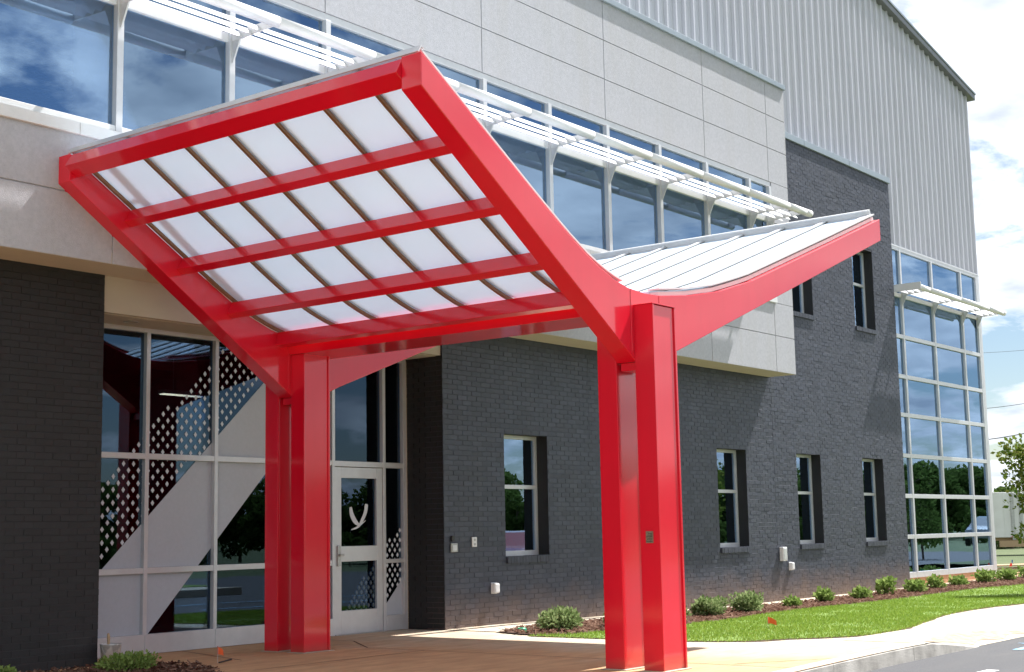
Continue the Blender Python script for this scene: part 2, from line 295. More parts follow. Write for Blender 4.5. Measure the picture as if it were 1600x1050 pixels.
def smooth_line(pts, n=4):
    out_ = []
    P = [pts[0]]+list(pts)+[pts[-1]]
    for i in range(1, len(P)-2):
        for k in range(n):
            t = k/n; a, b_, c, d = P[i-1], P[i], P[i+1], P[i+2]
            out_.append(tuple(.5*((2*b_[j])+(-a[j]+c[j])*t+(2*a[j]-5*b_[j]+4*c[j]-d[j])*t*t+(-a[j]+3*b_[j]-3*c[j]+d[j])*t**3) for j in (0, 1)))
    out_.append(pts[-1]); return out_
# big terrain (one sheet to the horizon)
def terrain():
    b = MB(); xs = [-900, -300, -120, -60, 22.5, 30, 60, 120, 300, 900]; ys_ = [-900, -400, -200, -100, -60, -32, -14, -6, 0, 8, 40, 100, 300, 900]
    def z(x, y):
        r = -.34
        if x > 24: r = -.34-.55*min(1, (x-24)/30)
        return r
    for y in ys_:
        for x in xs: b.v.append((x, y, z(x, y)))
    n = len(xs)
    for j in range(len(ys_)-1):
        for i in range(n-1): b.f.append((j*n+i, j*n+i+1, (j+1)*n+i+1, (j+1)*n+i))
    return tag(b.build('ground', 'field'), 'rough grass field reaching the horizon', None, kind='structure')
terrain()
KERB = smooth_line([(-40, -7.6), (-20, -7.2), (-8, -6.75), (-5.3, -6.6), (-2.7, -6.42), (-.5, -6.3), (1.0, -6.28), (2.3, -6.2), (4, -6.0), (7, -5.9), (12, -6.3), (24, -8)], 4)
PAVE_N = [(24, 3.0), (-9.6, 3.0), (-40, .8)]
def kf(x):
    k = min(max((x-.6)/1.7, 0), 1); return k if x < 5.5 else max(0, 1-(x-5.5)/1.5)
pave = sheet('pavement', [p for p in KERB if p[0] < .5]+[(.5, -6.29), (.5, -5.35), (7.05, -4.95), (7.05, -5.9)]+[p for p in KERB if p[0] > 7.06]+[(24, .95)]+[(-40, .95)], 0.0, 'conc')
# asphalt (0.15 below the pavement, flush at the ramp)
asph = [(p[0], p[1]+.05) for p in KERB]
lot = sheet('parking_lot', [(-60, -7.6)]+asph+[(60, -8), (60, -28), (14, -28), (11, -15), (-60, -15)], -.15, 'asphalt')
# kerb, in cast lengths
def kerb():
    root = empty('kerb', (-2, -6.4, -.1)); tag(root, 'weathered concrete kerb along the asphalt, sinking into a ramp', 'kerb')
    L = []; d = 0
    pts = [p for p in KERB if -9 < p[0] < 13]
    fine = []
    for i in range(len(pts)-1):
        for k in range(4): t = k/4; fine.append((pts[i][0]*(1-t)+pts[i+1][0]*t, pts[i][1]*(1-t)+pts[i+1][1]*t))
    seg = []; start = fine[0][0]
    def rise(x): return .15*(1-min(max((x-.6)/1.7, 0), 1)) if x < 5.5 else .15*min(1, (x-5.5)/1.5)
    def flush(s):
        s = [p for p in s if rise(p[0]) > .0]
        if len(s) < 2: return
        b = MB()
        for x, y in s:
            z1 = zg(x, y)-.15+rise(x)+.004; z0 = zg(x, y)-.24
            b.v += [(x, y-.012, z0), (x, y-.004, z1-.02), (x, y+.018, z1), (x, y+.16, z1), (x, y+.16, z0)]
        for i in range(len(s)-1):
            for k in range(5): b.f.append((i*5+k, i*5+(k+1) % 5, (i+1)*5+(k+1) % 5, (i+1)*5+k))
        n = (len(s)-1)*5; b.f.append((0, 1, 2, 3, 4)); b.f.append((n+4, n+3, n+2, n+1, n))
        b.build('kerb_length', 'kerb', root)
    for p in fine:
        seg.append(p)
        if p[0]-start > 2.0: flush(seg); seg = [(p[0]+.008, p[1])]; start = p[0]
    flush(seg)
kerb()
# ramp down to the asphalt at the accessible bay
def ky(x): return min(KERB, key=lambda p: abs(p[0]-x))[1] if not .5 < x < 7.1 else -6.29+(x-.5)*(.39/6.55)
def rz(x, y):
    t = min(max((y-ky(x)-.0)/.85, 0), 1); return zg(x, 0)+.004-.15*kf(x)*(1-t)
def ramp(name, ptsy0, ptsy1, xs, m, off):
    b = MB(); n = 6
    for x in xs:
        for k in range(n): y = ptsy0(x)+(ptsy1(x)-ptsy0(x))*k/(n-1); b.v.append((x, y, rz(x, y)+off))
    for i in range(len(xs)-1):
        for k in range(n-1): b.f.append((i*n+k, (i+1)*n+k, (i+1)*n+k+1, i*n+k+1))
    b.build(name, m)['kind'] = 'structure'
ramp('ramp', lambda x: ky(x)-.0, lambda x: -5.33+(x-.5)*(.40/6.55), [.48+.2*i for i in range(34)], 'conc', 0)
import math as _m
ramp('ramp_pavers', lambda x: ky(x)+.10+.05*_m.sin(x*5), lambda x: ky(x)+.14+.38*max(0, _m.sin(_m.pi*min(1, max(0, (x-.8)/4.2))))*(1+.12*_m.sin(x*7)), [.8+.15*i for i in range(29)], 'brickdust', .005)
# lawn and planting bed
LP = smooth_line([(-.44, -1.7), (-.43, -2.11), (-.42, -2.75), (-.39, -3.7), (-.1, -4.45), (.35, -4.72), (.75, -5.05), (1.15, -5.22), (1.86, -5.19), (2.78, -5.1), (4.4, -4.7), (6.12, -4.3), (8.03, -4.06), (9.64, -4.2), (13, -4.7), (24, -6.3)], 4)
ML = smooth_line([(24, -2.3), (18, -2.0), (15.5, -1.72), (14.31, -1.62), (11.13, -1.74), (8.66, -1.72), (7.46, -1.65), (5.23, -1.91), (3.7, -2.2), (2.3, -2.3), (1.2, -2.25), (.48, -2.13), (-.05, -2.05), (-.30, -1.75)], 4)
MS = [(-.30, -1.5), (-.1, -.95), (2, -.8), (5, -.66), (8.29, -.58), (14, -.48), (18.6, -.42), (24, -.6)]
lawn = sheet('lawn_soil', LP+ML, .012, 'grassbase')
bed = sheet('mulch_bed', list(reversed(ML))+list(reversed(MS)), .016, 'soil')
strip = sheet('wall_strip', [(.0, 0), (-.02, -.85)]+[(x, y-.02) for x, y in MS[1:]]+[(24, .1)], .008, 'strip')
bed2 = sheet('entry_mulch_bed', [(-8.6, -.25), (-5.9, -.32), (-5.25, -.55), (-5.0, -.85), (-5.05, -1.25), (-5.5, -2.1), (-7, -2.9), (-8.6, -2.5)], .012, 'soil')
def inside(p, poly):
    r = False; j = len(poly)-1
    for i in range(len(poly)):
        (xi, yi), (xj, yj) = poly[i], poly[j]
        if (yi > p[1]) != (yj > p[1]) and p[0] < (xj-xi)*(p[1]-yi)/(yj-yi)+xi: r = not r
        j = i
    return r
lawnpoly = LP+ML
def grass():
    b = MB(); rnd = random.Random(3); n = 0
    while n < 62000:
        x = rnd.uniform(-.5, 24); y = rnd.uniform(-6.3, -1.6)
        if x > 12 and rnd.random() < .55: continue
        if not inside((x, y), lawnpoly): continue
        if noise.noise((x*1.3, y*1.3, 0)) < -.22 and rnd.random() < .6: continue
        a = rnd.uniform(0, 6.28); h = rnd.uniform(.018, .042); wd = rnd.uniform(.004, .008); z = zg(x, y)+.010; l = rnd.uniform(-.02, .02); l2 = rnd.uniform(-.02, .02)
        i = len(b.v); b.v += [(x-wd*math.cos(a), y-wd*math.sin(a), z), (x+wd*math.cos(a), y+wd*math.sin(a), z), (x+l, y+l2, z+h)]; b.f.append((i, i+1, i+2)); n += 1
    # a shaggy edge over the pavement
    for i in range(len(LP)-1):
        (x0, y0), (x1, y1) = LP[i], LP[i+1]; d = math.hypot(x1-x0, y1-y0)
        for k in range(int(d*220)):
            t = rnd.random(); x = x0+(x1-x0)*t+rnd.gauss(0, .02); y = y0+(y1-y0)*t+rnd.gauss(0, .025); z = zg(x, y)+.003; a = rnd.uniform(0, 6.28); wd = .006
            j = len(b.v); b.v += [(x-wd*math.cos(a), y-wd*math.sin(a), z), (x+wd*math.cos(a), y+wd*math.sin(a), z), (x+rnd.uniform(-.03, .03), y+rnd.uniform(-.04, .01), z+rnd.uniform(.01, .04))]; b.f.append((j, j+1, j+2))
    tag(b.build('lawn_grass', 'grassblade', fix=False), 'bright green mown grass between the path and mulch bed', 'grass', kind='stuff')
grass()
def chips(name, poly, box, n, label):
    b = MB(); rnd = random.Random(5); k = 0
    while k < n:
        x = rnd.uniform(box[0], box[1]); y = rnd.uniform(box[2], box[3])
        if not inside((x, y), poly): continue
        a = rnd.uniform(0, 3.14); l = rnd.uniform(.015, .045); wd = rnd.uniform(.006, .014); z = zg(x, y)+.022+rnd.uniform(0, .03); c, s = math.cos(a), math.sin(a); t1 = rnd.uniform(-.02, .02); t2 = rnd.uniform(-.008, .008)
        b.quad((x-l*c-wd*s, y-l*s+wd*c, z-t1-t2), (x-l*c+wd*s, y-l*s-wd*c, z-t1+t2), (x+l*c+wd*s, y+l*s-wd*c, z+t1+t2), (x+l*c-wd*s, y+l*s+wd*c, z+t1-t2)); k += 1
    tag(b.build(name, 'chip', fix=False), label, 'mulch', kind='stuff')
chips('mulch_chips', list(reversed(ML))+list(reversed(MS)), (-.4, 22, -2.4, -.4), 14000, 'reddish brown bark mulch chips along the brick wall')
chips('entry_mulch_chips', [(-8.6, -.25), (-5.9, -.32), (-5.25, -.55), (-5.0, -.85), (-5.05, -1.25), (-5.5, -2.1), (-7, -2.9), (-8.6, -2.5)], (-8.6, -5, -2.9, -.25), 3500, 'dark bark mulch chips in the bed by the entrance')
b = MB()
for i, (x_, y_) in enumerate(LP):
    o1, o2 = .02+.03*noise.noise((x_*2, y_*2, 1)), .05+.05*noise.noise((x_*3, y_*3, 5)); z_ = zg(x_, y_)+.006; j = len(b.v); b.v += [(x_-.3*o2, y_-o2, z_), (x_+.01, y_+.05, z_+.004)]
    if i: b.f.append((j-2, j, j+1, j-1))
b.build('lawn_edge', 'soil')['kind'] = 'structure'
# joints scored in the slab, and worn red ramp surface, road paint
def joint(p0, p1, wd=.008):
    a = Vector((*p0, 0)); c = Vector((*p1, 0)); d = (c-a).normalized(); n = Vector((-d.y, d.x, 0))*wd
    b = MB(); P = [a-n, c-n, c+n, a+n]; b.quad(*[(p.x, p.y, zg(p.x, p.y)+.004) for p in P]); o = b.build('slab_joint', 'soil'); o['kind'] = 'structure'
for s in [((-2.55, -1.05), (-2.55, -6.3)), ((-2.55, -1.05), (-1.9, -.2)), ((-1.9, -.2), (-1.9, .66)), ((-5.0, -1.9), (-2.55, -1.9)), ((-2.45, -5.62), (-1.35, -6.3)), ((1.6, -5.25), (1.6, -6.1)), ((4.6, -4.75), (4.6, -5.9)), ((8.0, -4.1), (8, -5.85)), ((-4.3, -.95), (-3.8, .6))]: joint(*s)
def stripe(name, pts, wd, m, lab, grp):
    b = MB()
    for i, (x, y) in enumerate(pts):
        b.v += [(x, y-wd/2, zg(x, y)-.145), (x, y+wd/2, zg(x, y)-.145)]
        if i: j = 2*i; b.f.append((j-2, j, j+1, j-1))
    o = b.build(name, m); o['kind'] = 'structure'
for y in (-6.75, -7.15): stripe('bay_marking', [(1.9+(-6.75-y)*.6, y), (7, y+.25)], .10, 'blueline', '', '')
stripe('bay_marking', [(2.2, -7.5), (3.0, -6.45)], .12, 'blueline', '', ''); stripe('bay_marking', [(3.6, -7.5), (4.4, -6.3)], .12, 'blueline', '', '')
stripe('bay_marking', [(-1.7, -7.32), (-.5, -7.34)], .12, 'whiteline', '', '')
for y in (-9.4, -11.6): stripe('bay_marking', [(-9, y), (14, y+.4)], .12, 'blueline', '', '')
clay = sheet('clay_bank', [(15.2, .28), (15.3, .10), (24, -.1), (30, .2), (30, 1.2), (21, .5)], .012, 'clay')
# opposite side of the lot: path, verge (seen mirrored in the glass)
for nm, y0, y1, mt, z in (('far_path', -15.0, -16.6, 'strip', -.05), ('far_verge', -16.6, -33, 'grassbase', -.03)):
    o = B(nm, mt, None, -60, 11 if y1 > -20 else 11.5, y1, y0, -.30, z); o['kind'] = 'structure'

# ================================================================ BUILDING
YS = -.557
bld = empty('office_building', (0, 0, 0)); tag(bld, 'modern office building with dark brick base, grey stucco upper storey and metal siding', 'building')
# ---- brick walls
COURSE, BL, MJ = .0677, .203, .010
openings = {'W2': [(1.30, 2.312, .91, 2.615), (7.21, 8.235, .91, 2.615)],
            'W3': [(10.19, 11.205, .91, 2.615), (13.13, 14.16, .91, 2.615), (10.19, 11.205, 5.335, 7.04), (13.14, 14.16, 5.335, 7.04)]}
walls = [('left', -9.6, -5.37, -.12, 3.985, []), ('W2', 0, 9.3, -.16, 3.985, openings['W2']), ('W3', 9.3, 15.25, -.16, 8.74, openings['W3'])]
rb = random.Random(11)
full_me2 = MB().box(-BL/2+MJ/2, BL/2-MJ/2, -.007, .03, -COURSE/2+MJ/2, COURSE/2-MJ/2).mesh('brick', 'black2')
full_me = MB().box(-BL/2+MJ/2, BL/2-MJ/2, -.007, .03, -COURSE/2+MJ/2, COURSE/2-MJ/2).mesh('brick', 'brick')
def brk(m_, x0, x1, y, z0, z1):
    i = len(m_.v); m_.box(x0, x1, y, .02, z0+rb.gauss(0, .0008), z1+rb.gauss(0, .0008))
    t = rb.gauss(0, .0008); u_ = rb.gauss(0, .0005)
    for k, (a, c_) in enumerate(((-1, -1), (1, -1), (-1, 1), (1, 1))):
        j = i+(0, 1, 4, 5)[k]; v_ = m_.v[j]; m_.v[j] = (v_[0], v_[1]+a*t+c_*u_, v_[2])
cand = []; rest = MB(); restL = MB()
cinv = cam.matrix_world.inverted()
def px(p):
    q = cinv @ Vector(p); return (800+FPX*q.x/-q.z, 525-FPX*q.y/-q.z, -q.z)
wall_part = empty('brick_wall', (0, 0, 0), bld); tag(wall_part, 'dark grey painted brick walls')
for nm, X0, X1, Z0, Z1, ops in walls:
    # backing with openings
    xs = sorted({X0, X1, *[v for o in ops for v in o[:2]]}); zs = sorted({Z0, Z1, *[v for o in ops for v in o[2:]]})
    mb = MB()
    for i in range(len(xs)-1):
        for j in range(len(zs)-1):
            cx, cz = (xs[i]+xs[i+1])/2, (zs[j]+zs[j+1])/2
            if any(o[0] < cx < o[1] and o[2] < cz < o[3] for o in ops): continue
            mb.box(xs[i], xs[i+1], -.0035, .30, zs[j], zs[j+1])
            zz = Z0+COURSE*math.ceil((zs[j]-Z0)/COURSE)
            while zz < zs[j+1]-.006:      # weathered bed joints
                mb.quad((xs[i], -.0068, zz-MJ/2), (xs[i+1], -.0068, zz-MJ/2), (xs[i+1], -.0034, zz+MJ/2), (xs[i], -.0034, zz+MJ/2)); zz += COURSE
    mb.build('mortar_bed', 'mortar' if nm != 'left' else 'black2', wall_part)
    r = 0; z = Z0
    while z < Z1-.01:
        zc0, zc1 = z+MJ/2, min(z+COURSE-MJ/2, Z1); x = X0-(BL/2 if r % 2 else 0)
        while x < X1:
            a, c = max(x+MJ/2, X0 if x < X0 else x+MJ/2), min(x+BL-MJ/2, X1)
            x += BL
            if c-a < .02: continue
            segs = [(a, c)]
            for o in ops:
                if o[3] > zc0+.012 and o[2] < zc1-.012:
                    ns_ = []
                    for s0, s1 in segs:
                        if s1 <= o[0] or s0 >= o[1]: ns_.append((s0, s1)); continue
                        if s0 < o[0]-.015: ns_.append((s0, o[0]))
                        if s1 > o[1]+.015: ns_.append((o[1], s1))
                    segs = ns_
            for s0, s1 in segs:
                jy = rb.gauss(0, .0011); ctr = ((s0+s1)/2, jy, (zc0+zc1)/2)
                u, v, d = px(ctr)
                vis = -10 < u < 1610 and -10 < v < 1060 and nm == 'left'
                if nm == 'W2' and 0 < ctr[0] < 3 and .2 < ctr[2] < 3: vis = True
                if vis and s1-s0 > BL-MJ-.001: cand.append((d, ctr, nm))
                else: brk(restL if nm == 'left' else rest, s0, s1, jy-.007, zc0, zc1)
        z += COURSE; r += 1
cand.sort()
for k, (d, c, nm) in enumerate(cand):
    if k < 300:
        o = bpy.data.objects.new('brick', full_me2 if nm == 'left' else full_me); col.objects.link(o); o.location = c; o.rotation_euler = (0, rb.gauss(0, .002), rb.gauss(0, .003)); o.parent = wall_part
    else: brk(restL if nm == 'left' else rest, c[0]-BL/2+MJ/2, c[0]+BL/2-MJ/2, c[1]-.007, c[2]-COURSE/2+MJ/2, c[2]+COURSE/2-MJ/2)
tag(rest.build('brickwork', 'brick', wall_part, fix=False), kind='stuff')
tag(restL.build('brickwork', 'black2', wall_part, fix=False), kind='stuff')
# black returns of the entry recess
def ret(x0, x1, face):
    rw = MB().box(x0, x1, .008, .72, -.12, 3.6)
    o = rw.build('recess_return', 'blackbrick', wall_part)
    rr = MB(); z = -.12; r = 0
    while z < 3.58:
        y = .004-(BL/2 if r % 2 else 0)
        while y < .70:
            a, c = max(y, .0), min(y+BL-MJ, .70)
            if c-a > .02: rr.box(face-.006, face+.006, a, c, z+.004, z+COURSE-.005)
            y += BL
        z += COURSE; r += 1
    tag(rr.build('return_brickwork', 'blackbrick', wall_part, fix=False), kind='stuff')
ret(.003, .30, .0); 
B('recess_return', 'blackbrick', wall_part, -5.6, -5.372, .31, .72, -.12, 3.6)
# wall caps: brick sills under the windows
def sill(x0, x1, z):
    s = empty('window_sill', (0, 0, 0), bld)
    n = round((x1-x0)/.0677)
    for i in range(n): a = x0+(x1-x0)*i/n; MB().box(a+.003, a+(x1-x0)/n-.003, -.042+rb.gauss(0, .001), .20, z-.088, z-.002).build('sill_brick', 'brick', s)
    MB().box(x0+.004, x1-.004, -.036, .19, z-.084, z-.006).build('sill_mortar', 'mortar', s)
for o in openings['W2']+openings['W3']: sill(o[0]+.005, o[1]+.0, o[2])
# ---- punched windows
def window(x0, x1, z0, z1, zr):
    wn = empty('window', (0, 0, 0), bld); y0, y1 = .185, .245; f = .055
    fr = MB(); fr.box(x0, x0+f, y0, y1, z0, z1); fr.box(x1-f, x1, y0, y1, z0, z1); fr.box(x0+f, x1-f, y0+.001, y1, z0, z0+.075); fr.box(x0+f, x1-f, y0+.001, y1, z1-f, z1); fr.box(x0+f, x1-f, y0+.001, y1, zr-.028, zr+.028)
    fr.build('frame', 'alu', wn, bevel=.003)
    for a, c in ((z0+.075, zr-.028), (zr+.028, z1-f)): B('pane', 'glass', wn, x0+f, x1-f, y0+.03, y0+.036, a, c)
    rv = MB(); rv.box(x1-.002, x1+.03, .0, .30, z0, z1); rv.box(x0-.03, x0+.002, .0, .30, z0, z1); rv.box(x0, x1, .002, .30, z1-.002, z1+.03); rv.build('reveal', 'blackbrick', wn)
for o in openings['W2']+openings['W3']:
    window(o[0], o[1], o[2], o[3], o[2]+.57*(o[3]-o[2]) if True else 0)
# dark rooms behind (floors, ceilings, partitions)
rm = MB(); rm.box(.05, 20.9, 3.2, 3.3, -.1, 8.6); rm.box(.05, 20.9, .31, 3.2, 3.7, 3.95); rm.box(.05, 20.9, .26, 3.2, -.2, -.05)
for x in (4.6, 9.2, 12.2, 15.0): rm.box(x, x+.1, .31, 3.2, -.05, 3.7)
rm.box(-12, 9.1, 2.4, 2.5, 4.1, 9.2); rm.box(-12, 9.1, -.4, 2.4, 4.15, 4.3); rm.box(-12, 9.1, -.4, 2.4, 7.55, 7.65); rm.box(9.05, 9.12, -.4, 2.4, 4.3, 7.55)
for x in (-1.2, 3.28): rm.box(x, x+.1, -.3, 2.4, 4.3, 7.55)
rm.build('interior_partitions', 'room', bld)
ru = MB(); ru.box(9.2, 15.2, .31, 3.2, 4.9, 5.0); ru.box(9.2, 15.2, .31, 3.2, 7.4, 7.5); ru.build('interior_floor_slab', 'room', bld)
# ---- parapet cap of the brick wing
for k in range(3):
    x0 = 9.0+k*2.09; B('parapet_cap', 'coping', bld, x0, x0+2.08 if k < 2 else 15.275, -.045, .24, 8.735, 8.86, bevel=.006)
# ---- stucco storey
stu = empty('stucco_storey', (0, 0, 0), bld); tag(stu, 'grey stucco panels with recessed joints')
back = MB()
back.box(-12.2, 9.225, YS+.014, 0.0, 7.465, 9.30); back.box(-12.2, 9.225, YS+.014, -.02, 3.998, 5.225); back.box(8.60, 9.225, YS+.014, -.02, 5.225, 7.465)
back.build('joint_backing', 'stucco', stu)
VX = [-12.2, -8.67, -5.69, -2.71, .27, 3.25, 6.23, 8.50, 9.237]; g = .007
def spanel(x0, x1, z0, z1): B('stucco_panel', 'stucco', stu, x0+g, x1-g if x1 < 9.2 else x1, YS, YS+.10, z0+g, z1-g, bevel=.004)
for i in range(8):
    for z0, z1 in ((7.455-g, 8.083), (8.083, 8.705), (8.705, 9.33)):
        spanel(VX[i], VX[i+1], z0, z1)
    for z0, z1 in ((3.985-g, 4.63), (4.63, 5.225+g)):
        spanel(VX[i], VX[i+1], z0, z1)
for z0, z1 in ((5.225, 5.95), (5.95, 6.70), (6.70, 7.455)): spanel(8.585, VX[8], z0, z1)
B('stucco_soffit', 'soffit', stu, -12.2, 9.232, YS+.008, .30, 3.982, 4.10)
B('stucco_side', 'stucco', stu, 9.0, 9.236, YS+.102, .5, 4.10, 9.33)
# header and soffit over the recessed entry
B('entry_header', 'soffit', stu, -5.37, -.001, .02, .25, 3.60, 3.981); B('entry_soffit', 'soffit', stu, -5.6, .3, .10, 1.0, 3.594, 3.70)
for k in range(8):
    x0 = -12.2+k*2.69; B('coping_length', 'coping', stu, x0, x0+2.685 if k < 7 else 9.25, YS-.045, .3, 9.322, 9.415, bevel=.006)
# ---- ribbon windows of the stucco storey
rib = empty('ribbon_window', (0, 0, 0), bld); MX = [-5.642+1.4905*i for i in range(-4, 10)]+[8.535]
fy0, fy1 = YS+.012, YS+.10
for x in MX: B('mullion', 'alu', rib, x-.04, x+.04, fy0-.02, fy1, 5.35, 7.37, bevel=.004)
tr = MB(); tr.box(-12, 8.575, fy0+.004, fy1-.002, 6.70, 6.80); tr.build('transom', 'white', rib, bevel=.004)
B('head_frame', 'alu', rib, -12, 8.578, fy0+.002, fy1+.004, 7.36, 7.452, bevel=.004)
B('sill_frame', 'white', rib, -12, 8.577, fy0-.004, fy1+.003, 5.347, 5.415, bevel=.004)
for k in range(7):
    x0 = -12+k*2.94; B('sill_flashing', 'white', rib, x0, min(x0+2.935, 8.59), YS-.035, YS+.10, 5.222, 5.345, bevel=.006)
B('end_frame', 'alu', rib, 8.535, 8.580, fy0-.018, fy1-.004, 5.417, 7.358, bevel=.004)
for i in range(len(MX)-1):
    for a, c in ((5.415, 6.70), (6.80, 7.36)): B('pane', 'glass', rib, MX[i]+.04, MX[i+1]-.04, YS+.06, YS+.066, a, c)
# blinds behind two bays
for i in (3, 4, 2):
    bl = empty('window_blind', (MX[i]+.7, YS+.3, 5.45)); tag(bl, {3: 'half lowered white blind behind the first broad pane', 4: 'lowered white blind behind the pane above the canopy tip', 2: 'white blind in the next office window'}[i], 'blind', 'blinds in the ribbon windows')
    sm = None; zt = 6.66
    xa, xb = MX[i]+.08, MX[i+1]-.08-(.32 if i != 4 else .5)
    HB = MB().box(xa, xb, YS+.2, YS+.24, zt-.03, zt).build('head_rail', 'blind', bl)
    z = zt-.05
    while z > 5.46:
        c, s = .017, .010
        o = MB().quad((xa, YS+.22-c, z+s), (xb, YS+.22-c, z+s), (xb, YS+.22+c, z-s), (xa, YS+.22+c, z-s)).mesh('slat', 'blind') if sm is None else sm
        if sm is None: sm = o; zs0 = z
        so_ = bpy.data.objects.new('slat', sm); col.objects.link(so_); attach(so_, bl); so_.location = (0, 0, z-zs0); z -= .036
    for xx in (xa+.25, xb-.25): MB().tube([(xx, YS+.215, zt), (xx, YS+.215, 5.46)], .0015, 4).build('cord', 'blind', bl)
# ---- sunshades
def shade(name, xs, xe0, xe1, ywall, yt, zt, tilt=42, ny=(.14, .29, .44), chord=.074):
    s = empty(name, (0, 0, 0), bld)
    for i, x in enumerate(xs):      # outriggers with gusset knees
        pr = [(ywall+.01, zt-.05), (ywall+.01, zt+.05), (yt, zt+.05), (yt, zt-.03), (ywall-.20, zt-.055)]
        MB().prism(pr, x-.007, x+.007, 'x').build('outrigger', 'white', s)
        MB().prism([(ywall+.01, zt-.055), (ywall-.135, zt-.055), (ywall-.02, zt-.30), (ywall+.01, zt-.30)], x-.010, x+.010, 'x').build('bracket', 'alu', s, bevel=.002)
        MB().box(x-.035, x+.035, ywall-.004, ywall+.012, zt-.33, zt+.06).build('bracket_plate', 'alu', s)
    ed = [xe0]+[x for x in xs if xe0+.05 < x < xe1-.05]+[xe1]
    c, sn = chord*math.cos(R(tilt)), chord*math.sin(R(tilt))
    for i in range(len(ed)-1):
        a, b_ = ed[i]+.012, ed[i+1]-.012
        for o in ny:
            y = ywall-o; n = (.006*math.sin(R(tilt)), .006*math.cos(R(tilt)))
            # shallow airfoil section
            pr = [(y-c, zt-sn), (y-.45*c-n[0]*1.5, zt-.45*sn+n[1]*1.5), (y+.3*c-n[0]*1.5, zt+.3*sn+n[1]*1.5), (y+c, zt+sn), (y+.3*c+n[0]*.6, zt+.3*sn-n[1]*.6), (y-.45*c+n[0]*.6, zt-.45*sn-n[1]*.6)]
            MB().prism(pr, a, b_, 'x').build('blade', 'white', s)
        MB().tube([(ed[i]+.002, yt, zt), (ed[i+1]-.002, yt, zt)], .063, 20).build('nose_tube', 'white', s, smooth=False)
    return s
def smooth_tubes(s):
    for ch in s.children:
        if ch.name.startswith('nose_tube'):
            for p in ch.data.polygons: p.use_smooth = len(p.vertices) == 4
smooth_tubes(shade('sunshade', MX[:-2]+[7.763, 8.40], -12, 8.62, YS, -1.285, 6.757))
# ---- metal siding
YK = .2
def zr(x): return 13.115-.181*(x-15.51)
sd = empty('metal_siding', (0, 0, 0), bld); tag(sd, 'vertical ribbed silver metal siding')
P = .305
def sidep(x0, n, zb):
    prof = []
    for k in range(n):
        x = x0+k*P
        prof += [(x, 0), (x+.075, 0), (x+.085, -.006), (x+.105, -.006), (x+.115, 0), (x+.165, 0), (x+.175, -.006), (x+.195, -.006), (x+.205, 0), (x+.208, 0), (x+.225, -.055), (x+.272, -.055), (x+.289, 0)]
    prof.append((x0+n*P, 0)); b = MB()
    for x, d in prof:
        x = min(x, 20.98); b.v += [(x, YK+d, zb), (x, YK+d, zr(x)+.02)]
    for i in range(len(prof)-1): b.f.append((2*i, 2*i+2, 2*i+3, 2*i+1))
    b.build('siding_sheet', 'siding', sd)
x = 15.25-P*3*14
while x < 20.9:
    n = 3 if x+3*P < 21.0 else max(1, math.ceil((20.98-x)/P)); sidep(x, n, 8.4 if x < 15.2 else 7.47); x += 3*P
B('corner_trim', 'siding', sd, 20.975, 21.04, YK-.045, YK+.2, 7.40, zr(21)+.02, bevel=.004)
B('base_trim', 'alu', sd, 15.26, 21.05, YK-.055, YK+.05, 7.425, 7.468, bevel=.003)
bb = MB(); bb.v = [(2, YK+.05, 8), (21, YK+.05, 7.4), (21, YK+.05, zr(21)), (2, YK+.05, zr(2)), (2, 16, 8), (21, 16, 0), (21, 16, zr(21)), (2, 16, zr(2))]; bb.f = [(1, 5, 6, 2), (4, 7, 6, 5), (3, 2, 6, 7), (0, 3, 7, 4)]
bb.build('hall_shell', 'siding', bld)
rk = MB(); xa, xb = 1.5, 21.33
rk.v = [(xa, YK-.16, zr(xa)), (xb, YK-.16, zr(xb)), (xb, YK-.16, zr(xb)+.14), (xa, YK-.16, zr(xa)+.14), (xa, YK+.6, zr(xa)), (xb, YK+.6, zr(xb)), (xb, YK+.6, zr(xb)+.14), (xa, YK+.6, zr(xa)+.14)]
rk.f = [(0, 1, 2, 3), (4, 7, 6, 5), (0, 4, 5, 1), (3, 2, 6, 7), (0, 3, 7, 4), (1, 5, 6, 2)]
rk.build('rake_trim', 'rake', bld, bevel=.01)
rc = MB(); rc.v = [(v[0]+(.02 if v[0] > 5 else 0), v[1]-(.02 if v[1] < 0.3 else 0), v[2]+(.145 if abs(v[2]-zr(v[0])) < .01 else .05)) for v in rk.v]; rc.f = rk.f
rc.build('rake_cap', 'coping', bld)
# ---- corner curtain wall
ck = empty('curtain_wall', (0, 0, 0), bld); KX = [15.2, 16.075, 17.92, 19.79, 20.86]; KZ = [.17, .975, 1.86, 2.745, 3.645, 4.5, 5.4, 6.33, 7.40]
for x in KX: B('mullion', 'alu', ck, x-.04, x+.04, YK-.05, YK+.09, .10, 7.42, bevel=.004)
B('corner_post', 'alu', ck, 20.905, 21.045, YK-.052, YK+.3, -.0, 7.424, bevel=.005)
for z in KZ: B('rail', 'alu', ck, 15.25, 20.9, YK-.046, YK+.085, z-.045 if z > .5 else .09, z+.045, bevel=.004)
for i in range(4):
    for j in range(len(KZ)-1): B('pane', 'glass', ck, KX[i]+.04, KX[i+1]-.04, YK+.0, YK+.007, KZ[j]+.045, KZ[j+1]-.045)
B('plinth', 'clay', ck, 15.2, 21.05, YK-.03, YK+.3, -.2, .088)
rooms = MB(); rooms.box(15.2, 20.9, .3, 3.2, 3.75, 4.0); rooms.box(15.2, 20.9, .3, 3.2, 7.4, 7.5); rooms.box(20.85, 20.9, .5, 3.2, 0, 7.4); rooms.build('interior_floor_slab', 'room', bld)
smooth_tubes(shade('corner_sunshade', KX[1:4]+[20.80], 15.50, 20.95, YK-.03, -.46, 6.40, ny=(.14, .28, .42)))
